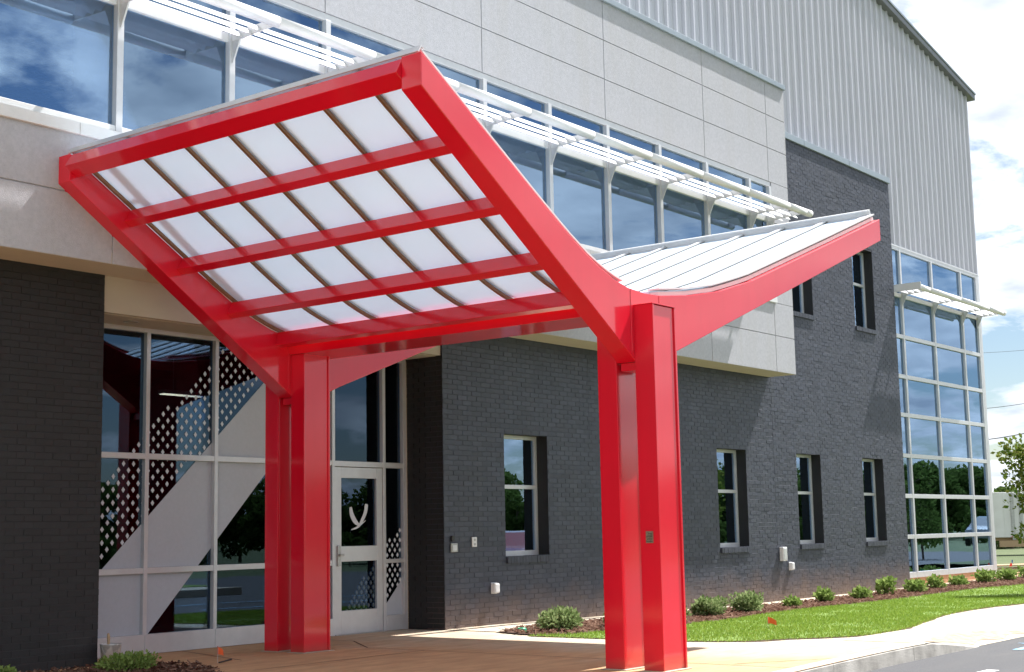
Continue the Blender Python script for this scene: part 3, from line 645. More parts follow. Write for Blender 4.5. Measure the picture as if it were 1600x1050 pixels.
B('end_plate', 'white', bpy.data.objects['corner_sunshade'], 15.475, 15.498, -.53, .14, 6.34, 6.50)
# ---- entrance glazing
YG = .69
en = empty('entrance_glazing', (0, 0, 0), bld)
EX = [-5.283, -4.294, -3.305, -2.316, -1.387, -.447]
for x in EX[:4]: B('mullion', 'alu', en, x-.026, x+.026, YG-.055, YG+.06, .20, 3.57, bevel=.003)
for x in EX[4:]: B('mullion', 'alu', en, x-.026, x+.026, YG-.055, YG+.06, .0, 3.57, bevel=.003)
B('jamb', 'alu', en, -.075, -.010, YG-.056, YG+.06, 0, 3.57, bevel=.003)
B('caulk_joint', 'strip', en, -.012, -.002, YG-.06, YG-.02, 0, 3.57)
B('head_frame', 'alu', en, -5.36, -.01, YG-.054, YG+.06, 3.545, 3.593, bevel=.003)
for z in (2.16, .904):
    B('rail', 'alu', en, -5.3, -1.387, YG-.05, YG+.055, z-.032, z+.032, bevel=.003)
B('rail', 'alu', en, -1.387, -.05, YG-.05, YG+.055, 2.12, 2.19, bevel=.003); B('rail', 'alu', en, -.447, -.05, YG-.049, YG+.055, .875, .925, bevel=.003)
for x0, x1 in zip([-5.36]+EX[1:4], EX[1:4]+[-1.387]): B('base_rail', 'alu', en, x0+.002, x1-.002, YG-.062, YG+.05, .004, .215, bevel=.003)
B('base_rail', 'alu', en, -.42, -.05, YG-.06, YG+.05, .004, .20, bevel=.003)
for i in range(4):
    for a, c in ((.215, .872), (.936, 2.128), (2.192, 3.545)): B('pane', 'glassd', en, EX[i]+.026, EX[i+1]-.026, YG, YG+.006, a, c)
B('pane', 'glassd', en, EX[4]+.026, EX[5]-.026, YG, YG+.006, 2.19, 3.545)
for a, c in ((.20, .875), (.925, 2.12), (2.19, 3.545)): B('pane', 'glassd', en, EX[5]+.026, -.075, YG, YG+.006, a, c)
# frosted band and lattice of diamonds on the glass
def clip(poly, x0, x1, z0, z1):
    def cl(P_, f, inter):
        o = []
        for i in range(len(P_)):
            a, b_ = P_[i-1], P_[i]
            if f(b_):
                if not f(a): o.append(inter(a, b_))
                o.append(b_)
            elif f(a): o.append(inter(a, b_))
        return o
    def ix(v): return lambda a, b_: (v, a[1]+(b_[1]-a[1])*(v-a[0])/(b_[0]-a[0]))
    def iz(v): return lambda a, b_: (a[0]+(b_[0]-a[0])*(v-a[1])/(b_[1]-a[1]), v)
    for f, it in ((lambda p: p[0] >= x0, ix(x0)), (lambda p: p[0] <= x1, ix(x1)), (lambda p: p[1] >= z0, iz(z0)), (lambda p: p[1] <= z1, iz(z1))):
        poly = cl(poly, f, it)
        if len(poly) < 3: return []
    return poly
lt = lambda x: .945+.944*(x+4.82); lb = lambda x: .185+1.043*(x+4.241); ld = lambda x: 1.876+1.02*(x+4.80)
band = [(-5.6, lt(-5.6)), (-1.0, lt(-1.0)), (-1.0, lb(-1.0)), (-5.6, lb(-5.6)-0.0)]
panes = [(EX[i]+.027, EX[i+1]-.027, a, c) for i in range(4) for a, c in ((.216, .871), (.937, 2.127), (2.193, 3.544))]
def film(pn, bandpoly, top, low, dx=.1325, dz=.143, par=en):
    x0, x1, z0, z1 = pn
    p = clip(bandpoly, x0, x1, z0, z1) if bandpoly else []
    if p: MB().quad(*[(a, YG-.003, b_) for a, b_ in p]).build('frosted_band', 'film', par)
    b = MB(); i0 = int(-6/dx)
    for i in range(i0, 20):
        for j in range(0, 60):
            x = i*dx+(dx/2 if j % 2 else 0); z = j*dz/2
            if low(x)+.01 < z < top(x):
                q = clip([(x-.024, z), (x, z-.033), (x+.024, z), (x, z+.033)], x0, x1, z0, z1)
                if len(q) > 2: b.quad(*[(a, YG-.003, c) for a, c in q])
    if b.f: tag(b.build('diamond_print', 'film2', par), kind='stuff')
for pn in panes: film(pn, band, ld, lambda x: lt(x)+.02)
# the band starts again low on the door and side light
l2 = lambda x: .30+1.06*(x+1.16); l3 = lambda x: .30+1.0*(x+.42)
for pn in ((-.42, -.076, .201, .874), (-.42, -.076, .926, 2.119)): film(pn, [(-.5, -.5), (-.5, l3(-.5)), (0, l3(0)), (0, -.5)], lambda x: 1.05+1.06*(x+.42), l3, .1, .13)
# lobby behind
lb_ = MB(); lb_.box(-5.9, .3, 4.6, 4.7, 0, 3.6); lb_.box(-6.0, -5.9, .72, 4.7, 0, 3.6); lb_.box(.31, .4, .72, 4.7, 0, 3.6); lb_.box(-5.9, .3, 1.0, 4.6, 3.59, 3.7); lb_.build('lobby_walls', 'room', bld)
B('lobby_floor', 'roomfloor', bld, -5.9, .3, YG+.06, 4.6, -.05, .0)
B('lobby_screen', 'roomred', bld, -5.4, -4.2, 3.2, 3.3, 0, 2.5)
for n_, (x0, y0, x1, y1, z) in enumerate([(-4.9, 2.6, -3.7, 2.9, 3.1), (-2.6, 2.5, -1.4, 2.8, 3.1)]):
    li = empty('ceiling_light', ((x0+x1)/2, (y0+y1)/2, z)); tag(li, ['lit linear ceiling light inside the lobby behind the corner panes', 'lit linear ceiling light inside the lobby behind the door'][n_], 'light', 'lobby ceiling lights')
    B('housing', 'white', li, x0, x1, y0, y0+.12, z+.012, z+.06); B('lens', 'tube', li, x0+.02, x1-.02, y0+.01, y0+.11, z, z+.010)
    for xx in (x0+.2, x1-.2): B('hanger', 'steel', li, xx, xx+.006, y0+.06, y0+.066, z+.06, 3.59)
# door leaf
dr = empty('entrance_door', (-1.36, YG, 0), bld); dx0, dx1 = -1.352, -.478
df = MB(); df.box(dx0, dx0+.115, YG-.04, YG+.03, .012, 2.112); df.box(dx1-.105, dx1, YG-.04, YG+.03, .012, 2.112); df.box(dx0+.115, dx1-.105, YG-.039, YG+.03, .012, .30); df.box(dx0+.115, dx1-.105, YG-.039, YG+.03, .915, 1.108); df.box(dx0+.115, dx1-.105, YG-.039, YG+.03, 1.975, 2.112)
df.build('leaf_frame', 'alu', dr, bevel=.003)
dp = [(dx0+.115, dx1-.105, .30, .915), (dx0+.115, dx1-.105, 1.108, 1.975)]
for p in dp: B('pane', 'glassd', dr, p[0], p[1], YG-.004, YG+.002, p[2], p[3])
B('threshold', 'steel', dr, -1.37, -.46, YG-.075, YG+.05, .001, .011)
hp = empty('pull_handle', (0, 0, 0), dr)
MB().box(dx0+.03, dx0+.085, YG-.062, YG-.041, .86, 1.12).build('handle_plate', 'steel', hp, bevel=.006); MB().box(dx0+.045, dx0+.115, YG-.095, YG-.063, .985, 1.015).build('lever', 'steel', hp, bevel=.005)
film(dp[0], None, lambda x: l2(x), lambda x: -1, .088, .115, dr)
# brush-stroke letter on the door glass
def strokes():
    b = MB(); cx, cz = -.90, 1.44
    def stroke(pts, ws):
        n = len(pts); i0 = len(b.v)
        for i, (x_, z_) in enumerate(pts):
            a = pts[max(i-1, 0)]; c = pts[min(i+1, n-1)]; d = math.hypot(c[0]-a[0], c[1]-a[1]); nx, nz_ = -(c[1]-a[1])/d, (c[0]-a[0])/d
            b.v += [(cx+x_+nx*ws[i], YG-.008, cz+z_+nz_*ws[i]), (cx+x_-nx*ws[i], YG-.008, cz+z_-nz_*ws[i])]
        for i in range(n-1): b.f.append((i0+2*i, i0+2*i+2, i0+2*i+3, i0+2*i+1))
    stroke(smooth_line([(-.135, .165), (-.12, .08), (-.07, .0), (-.01, -.05), (.03, -.055)], 5), [.030*(.45+.75*math.sin(math.pi*min(1, (i+2)/20))) for i in range(21)])
    b.v = [(x_, y_, z_) for x_, y_, z_ in b.v]
    stroke([(x_, z_) for x_, z_ in smooth_line([(.155, .205), (.135, .10), (.075, .0), (.0, -.085), (-.13, -.125)], 5)], [.032*(.95-.8*(i/20)**2) if i else .02 for i in range(21)])
    for k in range(42, len(b.v)): b.v[k] = (b.v[k][0], YG-.010, b.v[k][2])
    n0 = len(b.v); stroke(smooth_line([(-.01, -.075), (.06, -.05), (.14, -.005)], 5), [.018*(1-.9*i/10) for i in range(11)])
    for k in range(n0, len(b.v)): b.v[k] = (b.v[k][0], YG-.012, b.v[k][2])
    b.build('letter_print', 'film2', dr)
strokes()
# recessed downlight
dl = empty('downlight', (-4.95, .40, 3.59), bld)
MB().lathe([(.085, 0), (.085, -.006), (.065, -.008), (.06, .02), (.03, .05)], (-4.75, .36, 3.593), 20).build('trim_ring', 'steel', dl, smooth=True)
# ---- small fittings on the brick
def fitting(name, boxes, label=None):
    e_ = empty(name, (0, 0, 0), bld)
    if label: e_['label'] = label
    for n, m, bx, bv in boxes: MB().box(*bx).build(n, m, e_, bevel=bv)
fitting('intercom', [('face_plate', 'steel', (.11, .24, -.035, -.012, 1.0, 1.115), .004), ('speaker_grille', 'alu', (.135, .215, -.042, -.036, 1.02, 1.09), .002), ('card_reader', 'dark', (.12, .175, -.045, -.012, 1.14, 1.215), .006)])
fitting('keypad', [('back_plate', 'white', (.555, .65, -.028, -.012, 1.06, 1.19), .004), ('socket', 'steel', (.585, .62, -.034, -.029, 1.08, 1.11), .002), ('socket', 'steel', (.585, .62, -.034, -.029, 1.14, 1.17), .002)])
for x_, z_ in ((.96, .43), (9.69, .46)):
    fitting('outlet_cover', [('cover', 'white', (x_, x_+.105, -.085, -.012, z_, z_+.135), .02), ('back_plate', 'alu', (x_-.008, x_+.113, -.018, -.011, z_-.008, z_+.143), .003)])
fitting('meter_box', [('box', 'white', (9.34, 9.50, -.09, -.012, .63, .88), .008), ('cover_panel', 'alu', (9.36, 9.48, -.096, -.091, .65, .85), .004)])
B('control_joint', 'mortar', wall_part, 9.296, 9.304, -.0085, .02, -.1, 3.98)
B('control_joint', 'mortar', wall_part, 3.39, 3.40, -.0085, .02, 0, 3.98)
# roof and rear so the rooms stay dark
B('roof_deck', 'coping', bld, -12.2, 9.0, -.2, 16, 9.15, 9.25); B('roof_deck', 'coping', bld, 9.3, 15.2, .1, 1.0, 8.55, 8.65)
B('end_wall', 'brick', bld, -12.3, -12.2, -.3, 16, -.1, 9.2); B('rear_wall', 'brick', bld, -12.2, 21, 15.9, 16.1, -.1, 9.2)

# ================================================================ CANOPY
ya, yb, wb, dc = -5.261, -.737, .208, .207
can = empty('entrance_canopy', (-3.22, -3.0, 0)); tag(can, 'glossy red steel gull-wing canopy with translucent white roof panels', 'canopy')
TOP = [(-6.332, 4.958), (-5.5, 4.455), (-4.80, 4.032), (-4.55, 3.885), (-4.31, 3.750), (-4.02, 3.605), (-3.72, 3.497), (-3.5, 3.448), (-3.22, 3.430), (-2.95, 3.440), (-2.4, 3.510), (-1.8, 3.625), (-1.12, 3.815), (-.75, 3.945), (.8, 4.495), (2.288, 5.03)]
BOT = [(2.288, 4.758), (-2.67, 2.935), (-3.0, 2.79), (-3.40, 2.775), (-6.332, 4.687)]
def topz(x):
    for (a, za), (b_, zb) in zip(TOP, TOP[1:]):
        if a <= x <= b_: return za+(zb-za)*(x-a)/(b_-a)
    return TOP[0][1] if x < 0 else TOP[-1][1]
def topn(x):
    s = (topz(x+.05)-topz(x-.05))/.1 if -6.2 < x < 2.2 else (-.604 if x < 0 else .36)
    d = Vector((1, 0, s)).normalized(); return d, Vector((-d.z, 0, d.x))
for y in (ya, yb):
    MB().prism(TOP+BOT, y, y+wb).build('frame_beam', 'red', can, bevel=.006)
    MB().box(-3.37, -3.07, y+.02, y+wb-.02, 2.70, 2.774).build('bearing_block', 'red', can, bevel=.004)
    for xs_ in (-3.455, -2.965):
        MB().box(xs_-.012, xs_+.012, y-.004, y+wb+.004, 2.86, topz(xs_)-.004).build('splice_plate', 'red', can, bevel=.002)
    for y0 in (y-dc, y+wb):
        c = empty('column', (-3.22, y0+dc/2, 0), can)
        sh = MB().box(-3.418, -3.026, y0+.014, y0+dc-.014, .012, 3.285); sh.build('shaft', 'red', c, bevel=.004)
        for xx in (-3.421, -3.049):
            MB().box(xx, xx+.026, y0, y0+dc, .010, 3.289).build('flange', 'red', c, bevel=.003)
        MB().box(-3.424, -3.021, y0-.003, y0+dc+.003, 3.289, 3.298).build('cap_plate', 'red', c, bevel=.002)
        MB().box(-3.45, -2.994, y0-.03, y0+dc+.03, .003, .010).build('grout_bed', 'strip', c)
yA, yB = ya+wb, yb      # clear span of the purlins
def purlin(x, name='purlin', wd=.095):
    d, n = topn(x); o = Vector((x, 0, topz(x))); dp_ = .15
    c = [o, o+d*wd, o+d*wd-n*dp_, o-n*dp_] if x < -3.2 else [o-d*wd, o, o-n*dp_, o-d*wd-n*dp_]
    MB().prism([(p.x, p.z-.002) for p in c], yA, yB).build(name, 'red', can, bevel=.004)
purlin(-6.318, 'eave_purlin', .17)
for x in (-5.61, -4.95, -4.285, -3.63): purlin(x)
for x in (2.27, 1.5, .75, .0, -.75, -1.45, -2.1, -2.7): purlin(x)
MB().prism([(-3.50, 3.42), (-3.46, 3.24), (-2.86, 3.24), (-2.82, 3.42), (-2.86, 3.42), (-2.89, 3.27), (-3.43, 3.27), (-3.46, 3.42)], yA, yB).build('valley_gutter', 'red', can, bevel=.003)
# roof: bars, panels, caps
def lay(x0, x1, y0, y1, lo, hi, name, m, n=20, bev=0):
    b = MB(); xs = [x0+(x1-x0)*i/n for i in range(n+1)]
    for x_ in xs:
        d, nn = topn(x_); p = Vector((x_, 0, topz(x_))); a = p+nn*lo; c = p+nn*hi
        b.v += [(a.x, y0, a.z), (a.x, y1, a.z), (c.x, y1, c.z), (c.x, y0, c.z)]
    for i in range(n):
        for k in range(4): b.f.append((4*i+k, 4*i+(k+1) % 4, 4*i+4+(k+1) % 4, 4*i+4+k))
    b.f.append((0, 3, 2, 1)); b.f.append((4*n, 4*n+1, 4*n+2, 4*n+3))
    return b.build(name, m, can)
seams = [-4.545+.6*i for i in range(6)]
edges = [ya+.12]+seams+[-.70]
for w0, w1 in ((-6.30, -3.52), (-2.86, 2.27)):
    for y in seams: lay(w0+.02, w1-.02, y-.015, y+.015, .003, .034, 'glazing_bar', 'bronze')
    for i in range(len(edges)-1):
        lay(w0, w1, edges[i]+(.012 if i else .06), edges[i+1]-.012, .046, .062, 'roof_panel', 'panel')
    lay(w0+.02, w1-.02, -.772, -.742, .003, .034, 'glazing_bar', 'bronze')
    for y in seams+[-.705]:
        lay(w0-.01, w1+.01, y-.03, y+.03, .064, .088, 'cap_strip', 'white'); lay(w0-.008, w1+.008, y+.031, y+.037, .063, .072, 'gasket_line', 'gasket')
        lay(w0-.008, w1+.008, y-.040, y-.031, .063, .070, 'gasket_line', 'gasket')
    lay(w0-.01, w1+.01, ya+.055, ya+.18, .064, .080, 'edge_trim', 'white'); lay(w0, w1, ya+.075, ya+.17, .004, .045, 'edge_trim', 'white')
# eave flashings at the wing tips
d, n_ = topn(-6.3); o_ = Vector((-6.315, 0, topz(-6.315)))
c = [o_+n_*.035, o_+n_*.10, o_+n_*.10+d*.05, o_+n_*.095+d*.012, o_+n_*.035+d*.012]
MB().prism([(p.x-.012, p.z) for p in c], ya+.05, yb+wb*.35).build('eave_flashing', 'alu', can)
d, n_ = topn(2.28); o_ = Vector((2.28, 0, topz(2.28)))
c = [o_+n_*.004, o_+n_*.145, o_+n_*.145-d*.05, o_+n_*.13-d*.05, o_+n_*.13-d*.012, o_+n_*.004-d*.012]
MB().prism([(p.x, p.z) for p in c], ya+.10, yb+wb*.35).build('eave_flashing', 'white', can)
for i in range(6):
    y = seams[i]; d, n_ = topn(1.9); 
pq = empty('column_plaque', (-3.43, ya-.10, 1.1)); tag(pq, 'small square bronze plaque fixed to the red canopy column', 'plaque')
MB().box(-3.430, -3.4215, ya-dc+.068, ya-.062, 1.13, 1.235).build('plate', 'plaque', pq, bevel=.002)
for k in range(6): MB().box(-3.4315, -3.4301, ya-dc+.074, ya-.068-.010*(k % 3), 1.142+.014*k, 1.147+.014*k).build('text_line', 'dark', pq)

# ================================================================ PLANTS AND SMALL THINGS
def leafcloud(b, rnd, c, rx, ry, rz, n, ls, up_=.3):
    for _ in range(n):
        while True:
            p = Vector((rnd.uniform(-1, 1), rnd.uniform(-1, 1), rnd.uniform(-1, 1)))
            if .15 < p.length < 1: break
        if rnd.random() < .6: p = p.normalized()*rnd.uniform(.72, 1.05)
        q = Vector((c[0]+p.x*rx, c[1]+p.y*ry, c[2]+p.z*rz)); d = (p+Vector((rnd.gauss(0, .5), rnd.gauss(0, .5), rnd.gauss(up_, .4)))).normalized(); s = d.orthogonal().normalized(); s = (s*math.cos(rnd.uniform(0, 6.28))+d.cross(s)*math.sin(rnd.uniform(0, 6.28))).normalized()
        l = ls*rnd.uniform(.6, 1.3); wd = l*.32
        b.quad(q, q+d*l*.5+s*wd, q+d*l, q+d*l*.5-s*wd)
def shrub(x, y, wd, h, label, m='leaf', n=900, ls=.05, seed=0, grp='shrubs in the mulch bed'):
    rnd = random.Random(seed+1); z = zg(x, y)
    e_ = empty('shrub', (x, y, z)); tag(e_, label, 'shrub', grp)
    st = MB(); tips = []
    for k in range(11):
        a = rnd.uniform(0, 6.28); r = rnd.uniform(.25, .85)*wd/2; t = Vector((x+r*math.cos(a), y+r*math.sin(a), z+h*rnd.uniform(.55, .95))); st.tube([(x+.02*math.cos(a), y+.02*math.sin(a), z), (x+.5*r*math.cos(a), y+.5*r*math.sin(a), z+(t.z-z)*.6), t], [.007, .005, .002], 5); tips.append(t)
    st.build('stem', 'bark', e_)
    b = MB()
    for t in tips: leafcloud(b, rnd, (t.x, t.y, t.z-.10*h), wd*.22, wd*.22, h*.30, n//16, ls, .5)
    leafcloud(b, rnd, (x, y, z+h*.45), wd*.42, wd*.42, h*.42, n//3, ls, .4)
    b.build('foliage', m, e_, fix=False)
SH = [(.42, -1.55, .72, .40, 'rounded green shrub beside the rear red canopy columns', 'leaf', 1500, .055),
 (2.75, -1.75, .62, .36, 'rounded shrub partly hidden behind the front red column', 'leaf', 1300, .055),
 (1.05, -2.0, .45, .35, 'shrub glimpsed through the gap between red columns', 'leaf', 900, .055),
 (3.95, -1.62, .70, .40, 'full rounded shrub under the second ground floor window', 'leaf', 1500, .055),
 (5.25, -1.55, .68, .44, 'largest rounded shrub right of the second ground floor window', 'leaf', 1500, .055),
 (7.1, -1.35, .50, .22, 'low sparse shrub below the white meter box', 'leaf2', 420, .07),
 (8.85, -1.1, .50, .32, 'small leafy shrub below the white wall outlet', 'leaf2', 520, .08),
 (10.1, -1.25, .60, .27, 'low spreading shrub beneath the third ground floor window', 'leaf2', 520, .08),
 (11.55, -1.05, .62, .46, 'tall loose young shrub between third and fourth windows', 'leaf2', 620, .085),
 (12.6, -1.2, .70, .32, 'broad leafy shrub beside the orange flag at the brick corner', 'leaf2', 620, .085),
 (14.2, -1.0, .62, .34, 'small shrub at the foot of the glass curtain wall', 'leaf2', 520, .085),
 (15.6, -.95, .58, .28, 'low shrub before the curtain wall plinth', 'leaf2', 480, .085),
 (17.2, -.95, .75, .36, 'shrub beside the green marker flag', 'leaf2', 560, .09),
 (18.4, -1.0, .70, .34, 'shrub beside the red marker flag', 'leaf2', 520, .09),
 (19.9, -1.0, .8, .36, 'last shrub of the row past the glass corner', 'leaf2', 520, .09)]
for i, s in enumerate(SH): k_ = 1 if i < 5 else .82; shrub(s[0], s[1], s[2]*k_*(.74 if i else .88), s[3]*k_*(.64 if i < 5 else .85), s[4], s[5], int(s[6]*(1 if i < 5 else .6)), s[7], i)
shrub(-5.75, -.95, .62, .17, 'low feathery green shrub beside the paint pail', 'leaf2', 1500, .035, 40, 'shrubs by the entrance'); shrub(-6.95, -.75, .30, .14, 'tiny light green seedling against the dark brick wall', 'leaf2', 160, .05, 41, 'shrubs by the entrance')
def flag(x, y, h, m, label, rz=0, w_=.09, grp='utility marking flags'):
    z = zg(x, y); e_ = empty('marker_flag', (x, y, z)); tag(e_, label, 'flag', grp)
    c, s = math.cos(rz), math.sin(rz); MB().tube([(x, y, z-.02), (x+.006, y, z+h)], .0022, 5).build('wire', 'steel', e_)
    b = MB(); n = 5
    for i in range(n+1):
        t = i/n; o = .018*math.sin(t*5); sag = -.045*t*t
        b.v += [(x+.006+t*w_*c-o*s, y+t*w_*s+o*c, z+h+sag-.01*t), (x+.006+t*w_*c-o*s*1.3, y+t*w_*s+o*c, z+h-.085+sag+.02*t)]
    for i in range(n): b.f.append((2*i, 2*i+2, 2*i+3, 2*i+1))
    fo = b.build('flag_sheet', m, e_); sd_ = fo.modifiers.new('thick', 'SOLIDIFY'); sd_.thickness = .0015
flag(-4.62, -.95, .17, 'orange', 'bent orange marker flag on the entrance slab beside the mulch', .5, .10)
flag(2.62, -2.05, .20, 'orange', 'orange marker flag at a shrub next to the front red column', 2.2)
flag(1.75, -3.75, .16, 'orange', 'orange marker flag standing alone on the lawn', -.6, .11)
flag(14.3, -.75, .26, 'orange', 'orange marker flag at the foot of the brick wall corner', .3, .14)
flag(18.2, -.55, .30, 'fgreen', 'green marker flag before the curtain wall', 1.0, .11)
flag(21.4, -.1, .34, 'fred', 'red marker flag at the curtain wall corner post', 1.0, .12)
flag(24.4, .9, .34, 'fblue', 'blue marker flag past the building corner', .6, .15)
b = MB(); b.tube([(-4.66, -1.02, .012), (-4.36, -.86, .014)], .008, 6); tag(b.build('stake', 'dark'), 'dark stake lying on the slab by the orange flag', 'stake')
# pail with brush
pl = empty('paint_pail', (-5.28, -.10, 0)); tag(pl, 'paint splashed metal pail holding a brush at the brick corner', 'pail')
MB().lathe([(.0, .002), (.085, .002), (.088, .0), (.105, .20), (.109, .205), (.109, .212), (.103, .212), (.098, .20), (.082, .01)], (-5.28, -.10, .0), 24).build('bucket', mat('splashed_zinc', (.45, .45, .44), .5, .4, n=(14, 5, (.75, .75, .73), .45, .6)), pl, smooth=True)
MB().tube([(-5.28+.109*math.cos(a), -.10+.02-.06*math.sin(a)-.02, .19-.14*math.sin(a)) for a in [math.pi*k/10 for k in range(11)]], .003, 6).build('bail', 'steel', pl)
br = empty('paint_brush', (-5.29, -.10, .1)); tag(br, 'wooden brush handle sticking out of the metal pail', 'brush')
MB().tube([(-5.31, -.09, .10), (-5.30, -.09, .22), (-5.30, -.09, .28), (-5.305, -.09, .315)], [.014, .013, .016, .010], 8).build('handle', 'wood', br, smooth=True)
MB().box(-5.34, -5.28, -.10, -.08, .05, .11).build('bristles', 'dark', br)
gb = empty('valve_cap', (-.05, -1.30, 0)); tag(gb, 'small bright green plastic irrigation cap by the mulch edge', 'valve cap')
MB().lathe([(.0, .07), (.05, .068), (.06, .055), (.062, .0)], (-.05, -1.30, .0), 18).build('cap', 'greenbox', gb, smooth=True); MB().box(-.07, -.03, -1.37, -1.35, .0, .04).build('tab', 'greenbox', gb)

# ================================================================ BEYOND THE CORNER
def at(u, v, dist):
    d = fw+rt2*((u-800)/FPX)+up2*((525-v)/FPX); return CAM+d*(dist/1.0)
# semi-trailer
def trailer():
    p = at(1532, 838, 92); p2 = at(1700, 838, 92); ang = math.atan2(p2.y-p.y, p2.x-p.x)
    gz = -.89; e_ = empty('semi_trailer', (p.x, p.y, gz)); e_.rotation_euler = (0, 0, ang); tag(e_, 'long white box semi-trailer parked beyond the glass corner', 'trailer')
    def bx(n, m, *b, bevel=0, par=e_):
        o = MB().box(*b).build(n, m, None, bevel=bevel); o.parent = par; return o
    body = bx('box_body', 'trailer', -2, 12.5, 0, 2.5, 1.15, 4.05, bevel=.03)
    for x in [-.8+1.2*k for k in range(11)]: bx('side_post', 'trailer', x, x+.05, -.03, .0, 1.16, 4.0)
    bx('landing_post', 'steel', 2.05, 2.25, -.09, -.031, 1.0, 4.0); bx('landing_post', 'steel', 2.6, 2.72, -.09, -.031, 1.0, 4.0)
    bx('chassis_rail', 'wood', -2, 12.5, .3, .5, .95, 1.149); bx('chassis_rail', 'wood', -2, 12.5, 2.0, 2.2, .95, 1.149)
    bx('bumper', 'wood', 1.2, 3.3, -.1, .1, .55, .95)
    for k in range(3): bx('marker_lamp', 'fred', -1+k*3, -.8+k*3, -.045, -.031, 1.18, 1.24)
    o = MB().quad((4.8, -.04, 1.35), (5.3, -.04, 1.85), (4.8, -.04, 2.35), (4.3, -.04, 1.85)).build('placard', 'steel', None); o.parent = e_
    for x in (-.9, .4, 9.5, 10.8):
        w_ = MB().lathe([(.0, -.14), (.25, -.14), (.3, -.16), (.5, -.15), (.52, 0), (.5, .15), (0, .15)], (0, 0, 0), 18).build('wheel', 'rubber', None); w_.parent = e_; w_.rotation_euler = (R(90), 0, 0); w_.location = (x, .3, .52)
trailer()
# timber stacked on the dirt
def timber():
    p = at(1578, 868, 50); gz = -.80
    e_ = empty('timber_stack', (p.x, p.y, gz)); tag(e_, 'loose stack of bare boards lying on the ground before the trailer', 'timber'); rnd = random.Random(9)
    e_.rotation_euler = (0, 0, R(-40))
    for lay_ in range(5):
        for k in range(5):
            o = MB().box(-2.2+rnd.uniform(-.4, .4), 2.2+rnd.uniform(-.4, .4), -.11, .11, -.02, .02).build('board', 'wood', None); o.parent = e_
            o.location = (0, -.6+k*.27+rnd.uniform(-.03, .03), .12+lay_*.11); o.rotation_euler = (0, 0, rnd.gauss(0, .03))
        for xx in (-1.4, 1.3):
            o = MB().box(xx, xx+.09, -.75, .75, -.035, .035).build('bearer', 'wood', None); o.parent = e_; o.location = (0, 0, .055+lay_*.11)
timber()
# trees
def branch_tree(name, base, h, cr, m, label, grp, nleaf, ls, seed, trunk=.05, multi=1, low=.35):
    rnd = random.Random(seed); e_ = empty(name, base); tag(e_, label, 'tree', grp); b0 = Vector(base); st = MB(); lf = MB()
    ends = []
    for s in range(multi):
        a = rnd.uniform(0, 6.28); top = b0+Vector((math.cos(a)*cr*.3*(multi > 1), math.sin(a)*cr*.3*(multi > 1), h*.9))
        st.tube([b0+Vector((.03*s, 0, -.05)), b0.lerp(top, .4)+Vector((rnd.gauss(0, .04*h/3), rnd.gauss(0, .04*h/3), 0)), top], [trunk, trunk*.7, trunk*.15], 7)
        for k in range(12):
            t = rnd.uniform(low, .95); q = b0.lerp(top, t); a = rnd.uniform(0, 6.28); l = cr*rnd.uniform(.55, 1.05)*(1.15-t*.5)
            en_ = q+Vector((math.cos(a)*l, math.sin(a)*l, rnd.uniform(.1, .5)*l)); st.tube([q, q.lerp(en_, .55)+Vector((0, 0, .06*l)), en_], [trunk*.35, trunk*.2, trunk*.06], 5); ends.append(en_); ends.append(q.lerp(en_, .6))
    for en_ in ends:
        r = cr*rnd.uniform(.22, .42); leafcloud(lf, rnd, en_, r, r, r*.75, nleaf//len(ends), ls, .1)
    st.build('trunk', 'bark', e_); lf.build('crown', m, e_, fix=False); return e_
p = at(1628, 742, 27); branch_tree('young_tree', (p.x, p.y, -.3), p.z+.3+.95, .72, 'myrtle', 'young multi-stemmed tree with yellowing leaves beside the path', None, 4600, .09, 3, .03, 3, .42)
def copy_tree(src, loc, s, rz, label):
    c = src.copy(); col.objects.link(c); c.location = loc; c.scale = (s, s, s); c.rotation_euler = (0, 0, rz); c['label'] = label
    for ch in src.children:
        k = ch.copy(); col.objects.link(k); k.parent = c; k.matrix_parent_inverse = ch.matrix_parent_inverse.copy()
    return c
FL = 'dark evergreen woodland tree across the parking lot'
proto = [branch_tree('woodland_tree', (30+6*i, -62-3*i, -.34), 6.5, 2.6, 'treeleaf', FL, 'woodland across the parking lot', 3600, .42, 20+i, .16, 1, .06) for i in range(3)]
rt_ = random.Random(4)
for k in range(84):
    x_ = 8+k*3.1+rt_.uniform(-1.3, 1.3); y_ = -60+rt_.uniform(-9, 5)
    s_ = rt_.uniform(.72, 1.0)*(.85+.48*min(1, max(0, (x_-60)/130)))
    copy_tree(proto[k % 3], (x_, y_, -.6), s_*1.15, rt_.uniform(0, 6.28), FL)
    copy_tree(proto[(k+1) % 3], (x_+1.4, y_+13+rt_.uniform(-2, 2), -.9), s_*.50, rt_.uniform(0, 6.28), 'low bushy tree at the near edge of the woodland')['group'] = 'bushy trees edging the woodland'
for k, (u, dd, lb2) in enumerate([(1545, 118, 'green tree just past the glass corner behind the white trailer'), (1562, 122, 'rounded tree behind the white trailer roof'), (1580, 116, 'tree behind the trailer beside the young yellowing tree'), (1612, 119, 'tree farthest along behind the white trailer')]):
    p = at(u, 820, dd); copy_tree(proto[k % 3], (p.x, p.y, -1.0), .70+.12*(k % 2), k*1.3, lb2)['group'] = 'trees behind the trailer'
def mir(u, v, dist, yp):
    p = at(u, v, dist); return Vector((p.x, 2*yp-p.y, p.z))
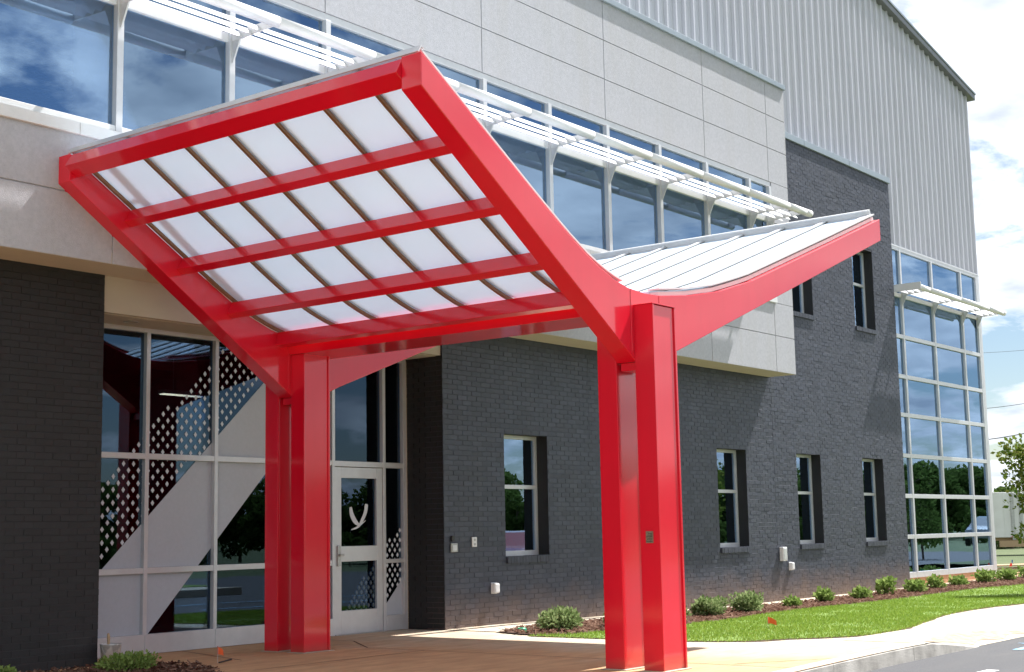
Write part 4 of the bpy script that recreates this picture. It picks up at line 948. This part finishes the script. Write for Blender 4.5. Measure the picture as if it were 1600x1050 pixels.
for k, (u, dd) in enumerate(((1424, 52), (1440, 60))):
    p = mir(u, 820, dd, .2); branch_tree('verge_tree', (p.x, p.y, -.3), 3.6-.6*k, 1.1, 'treeleaf', ['taller young tree on the verge, mirrored in the curtain wall', 'shorter young tree on the verge, mirrored in the curtain wall'][k], 'verge trees across the lot', 1300, .15, 60+k, .06, 1, .2)
# overhead cables
for u0, v0, u1, v1, d0, d1, r_, lb__ in ((1450, 644, 1700, 610, 75, 80, .016, 'upper overhead cable crossing the pale sky'), (1450, 695, 1700, 651, 60, 66, .022, 'thick lower overhead cable crossing the pale sky'), (1450, 553, 1700, 535, 105, 112, .014, 'faint distant overhead cable high in the sky')):
    a, b_ = at(u0, v0, d0), at(u1, v1, d1); pts = [a.lerp(b_, t/12)+Vector((0, 0, -.25*math.sin(math.pi*t/12))) for t in range(13)]
    tag(MB().tube(pts, r_, 5).build('overhead_cable', 'dark'), lb__, 'cable', 'overhead cables')
# ---------------------------------------------------------------- vehicles across the lot (mirrored in the windows)
def vehicle(name, loc, rz, prof, glass, paint, label, wid, wheels, wr):
    e_ = empty(name, loc); e_.rotation_euler = (0, 0, rz); tag(e_, label, 'car')
    b = MB(); n = len(prof); secs = [(-1, .80, .9), (-.94, .97, .98), (-.55, 1, 1), (.55, 1, 1), (.94, .97, .98), (1, .80, .9)]
    zmin = min(z for _, z in prof)
    for t, sx, sz in secs:
        for x_, z in prof:
            k = 1-.16*max(0, (z-.95))/.5
            b.v.append((x_*(.985 if abs(t) > .9 else 1), t*wid/2*k, zmin+(z-zmin)*(1 if abs(t) < .9 else (.97 if abs(t) < .97 else .9))))
    for i in range(len(secs)-1):
        for k in range(n): b.f.append((i*n+k, i*n+(k+1) % n, (i+1)*n+(k+1) % n, (i+1)*n+k))
    b.f.append(tuple(range(n))); b.f.append(tuple(reversed(range((len(secs)-1)*n, len(secs)*n))))
    o = b.build('body', paint, None, bevel=.02); o.parent = e_
    for s in (-1, 1):
        for g_ in glass:
            q = MB().quad(*[(x_, s*(wid/2*(1-.16*max(0, z-.95)/.5)+.006), z) for x_, z in g_]).build('side_window', 'carglass', None); q.parent = e_
    for x_ in wheels:
        for s in (-1, 1):
            w_ = MB().lathe([(0, -.11), (wr*.62, -.11), (wr*.66, -.12), (wr*.94, -.11), (wr, -.07), (wr, .07), (wr*.94, .11), (0, .11)], (0, 0, 0), 22).build('wheel', 'rubber', None, smooth=False); w_.parent = e_; w_.rotation_euler = (R(90), 0, 0); w_.location = (x_, s*(wid/2-.08), wr)
            h_ = MB().lathe([(0, -.03), (wr*.55, -.02), (wr*.6, .0), (wr*.6, .02)], (0, 0, 0), 16).build('rim', 'steel', None); h_.parent = w_; h_.location = (0, 0, .125*s if s < 0 else .125*s)
    x0 = max(x_ for x_, z in prof); x1 = min(x_ for x_, z in prof)
    for s in (-1, 1):
        for xx, mt, nm in ((x0-.05, 'white', 'headlight'), (x1+.05, 'fred', 'tail_light')):
            q = MB().box(xx-.06, xx+.055, s*wid*.36-.15, s*wid*.36+.15, .62, .76).build(nm, mt, None, bevel=.02); q.parent = e_
    return e_
sedan = [(2.2, .35), (2.28, .55), (2.2, .74), (1.2, .92), (.55, .98), (-.15, 1.38), (-.9, 1.43), (-1.5, 1.32), (-2.0, 1.02), (-2.3, .96), (-2.35, .6), (-2.25, .35)]
suv = [(2.3, .45), (2.38, .75), (2.3, 1.0), (1.3, 1.14), (.75, 1.2), (.2, 1.72), (-1.0, 1.78), (-2.1, 1.7), (-2.35, 1.2), (-2.4, .7), (-2.35, .45)]
p = mir(800, 850, 44, .21)
vehicle('red_car', (p.x, p.y, -.15), R(150), sedan, [[(.45, 1.0), (-.15, 1.33), (-.6, 1.37), (-.6, 1.0)], [(-.66, 1.0), (-.66, 1.37), (-1.35, 1.28), (-1.7, 1.03)]], 'carred', 'dark red sedan parked across the lot, mirrored in the brick wall window', 1.8, (1.4, -1.4), .33)
p = mir(1542, 870, 88, .2)
vehicle('silver_suv', (p.x, p.y, -.15), R(165), suv, [[(.6, 1.22), (.2, 1.64), (-.5, 1.68), (-.5, 1.22)], [(-.56, 1.22), (-.56, 1.68), (-1.9, 1.6), (-2.05, 1.22)]], 'carwhite', 'silver sport utility vehicle on the lot, mirrored in the glass corner', 1.9, (1.45, -1.45), .38)
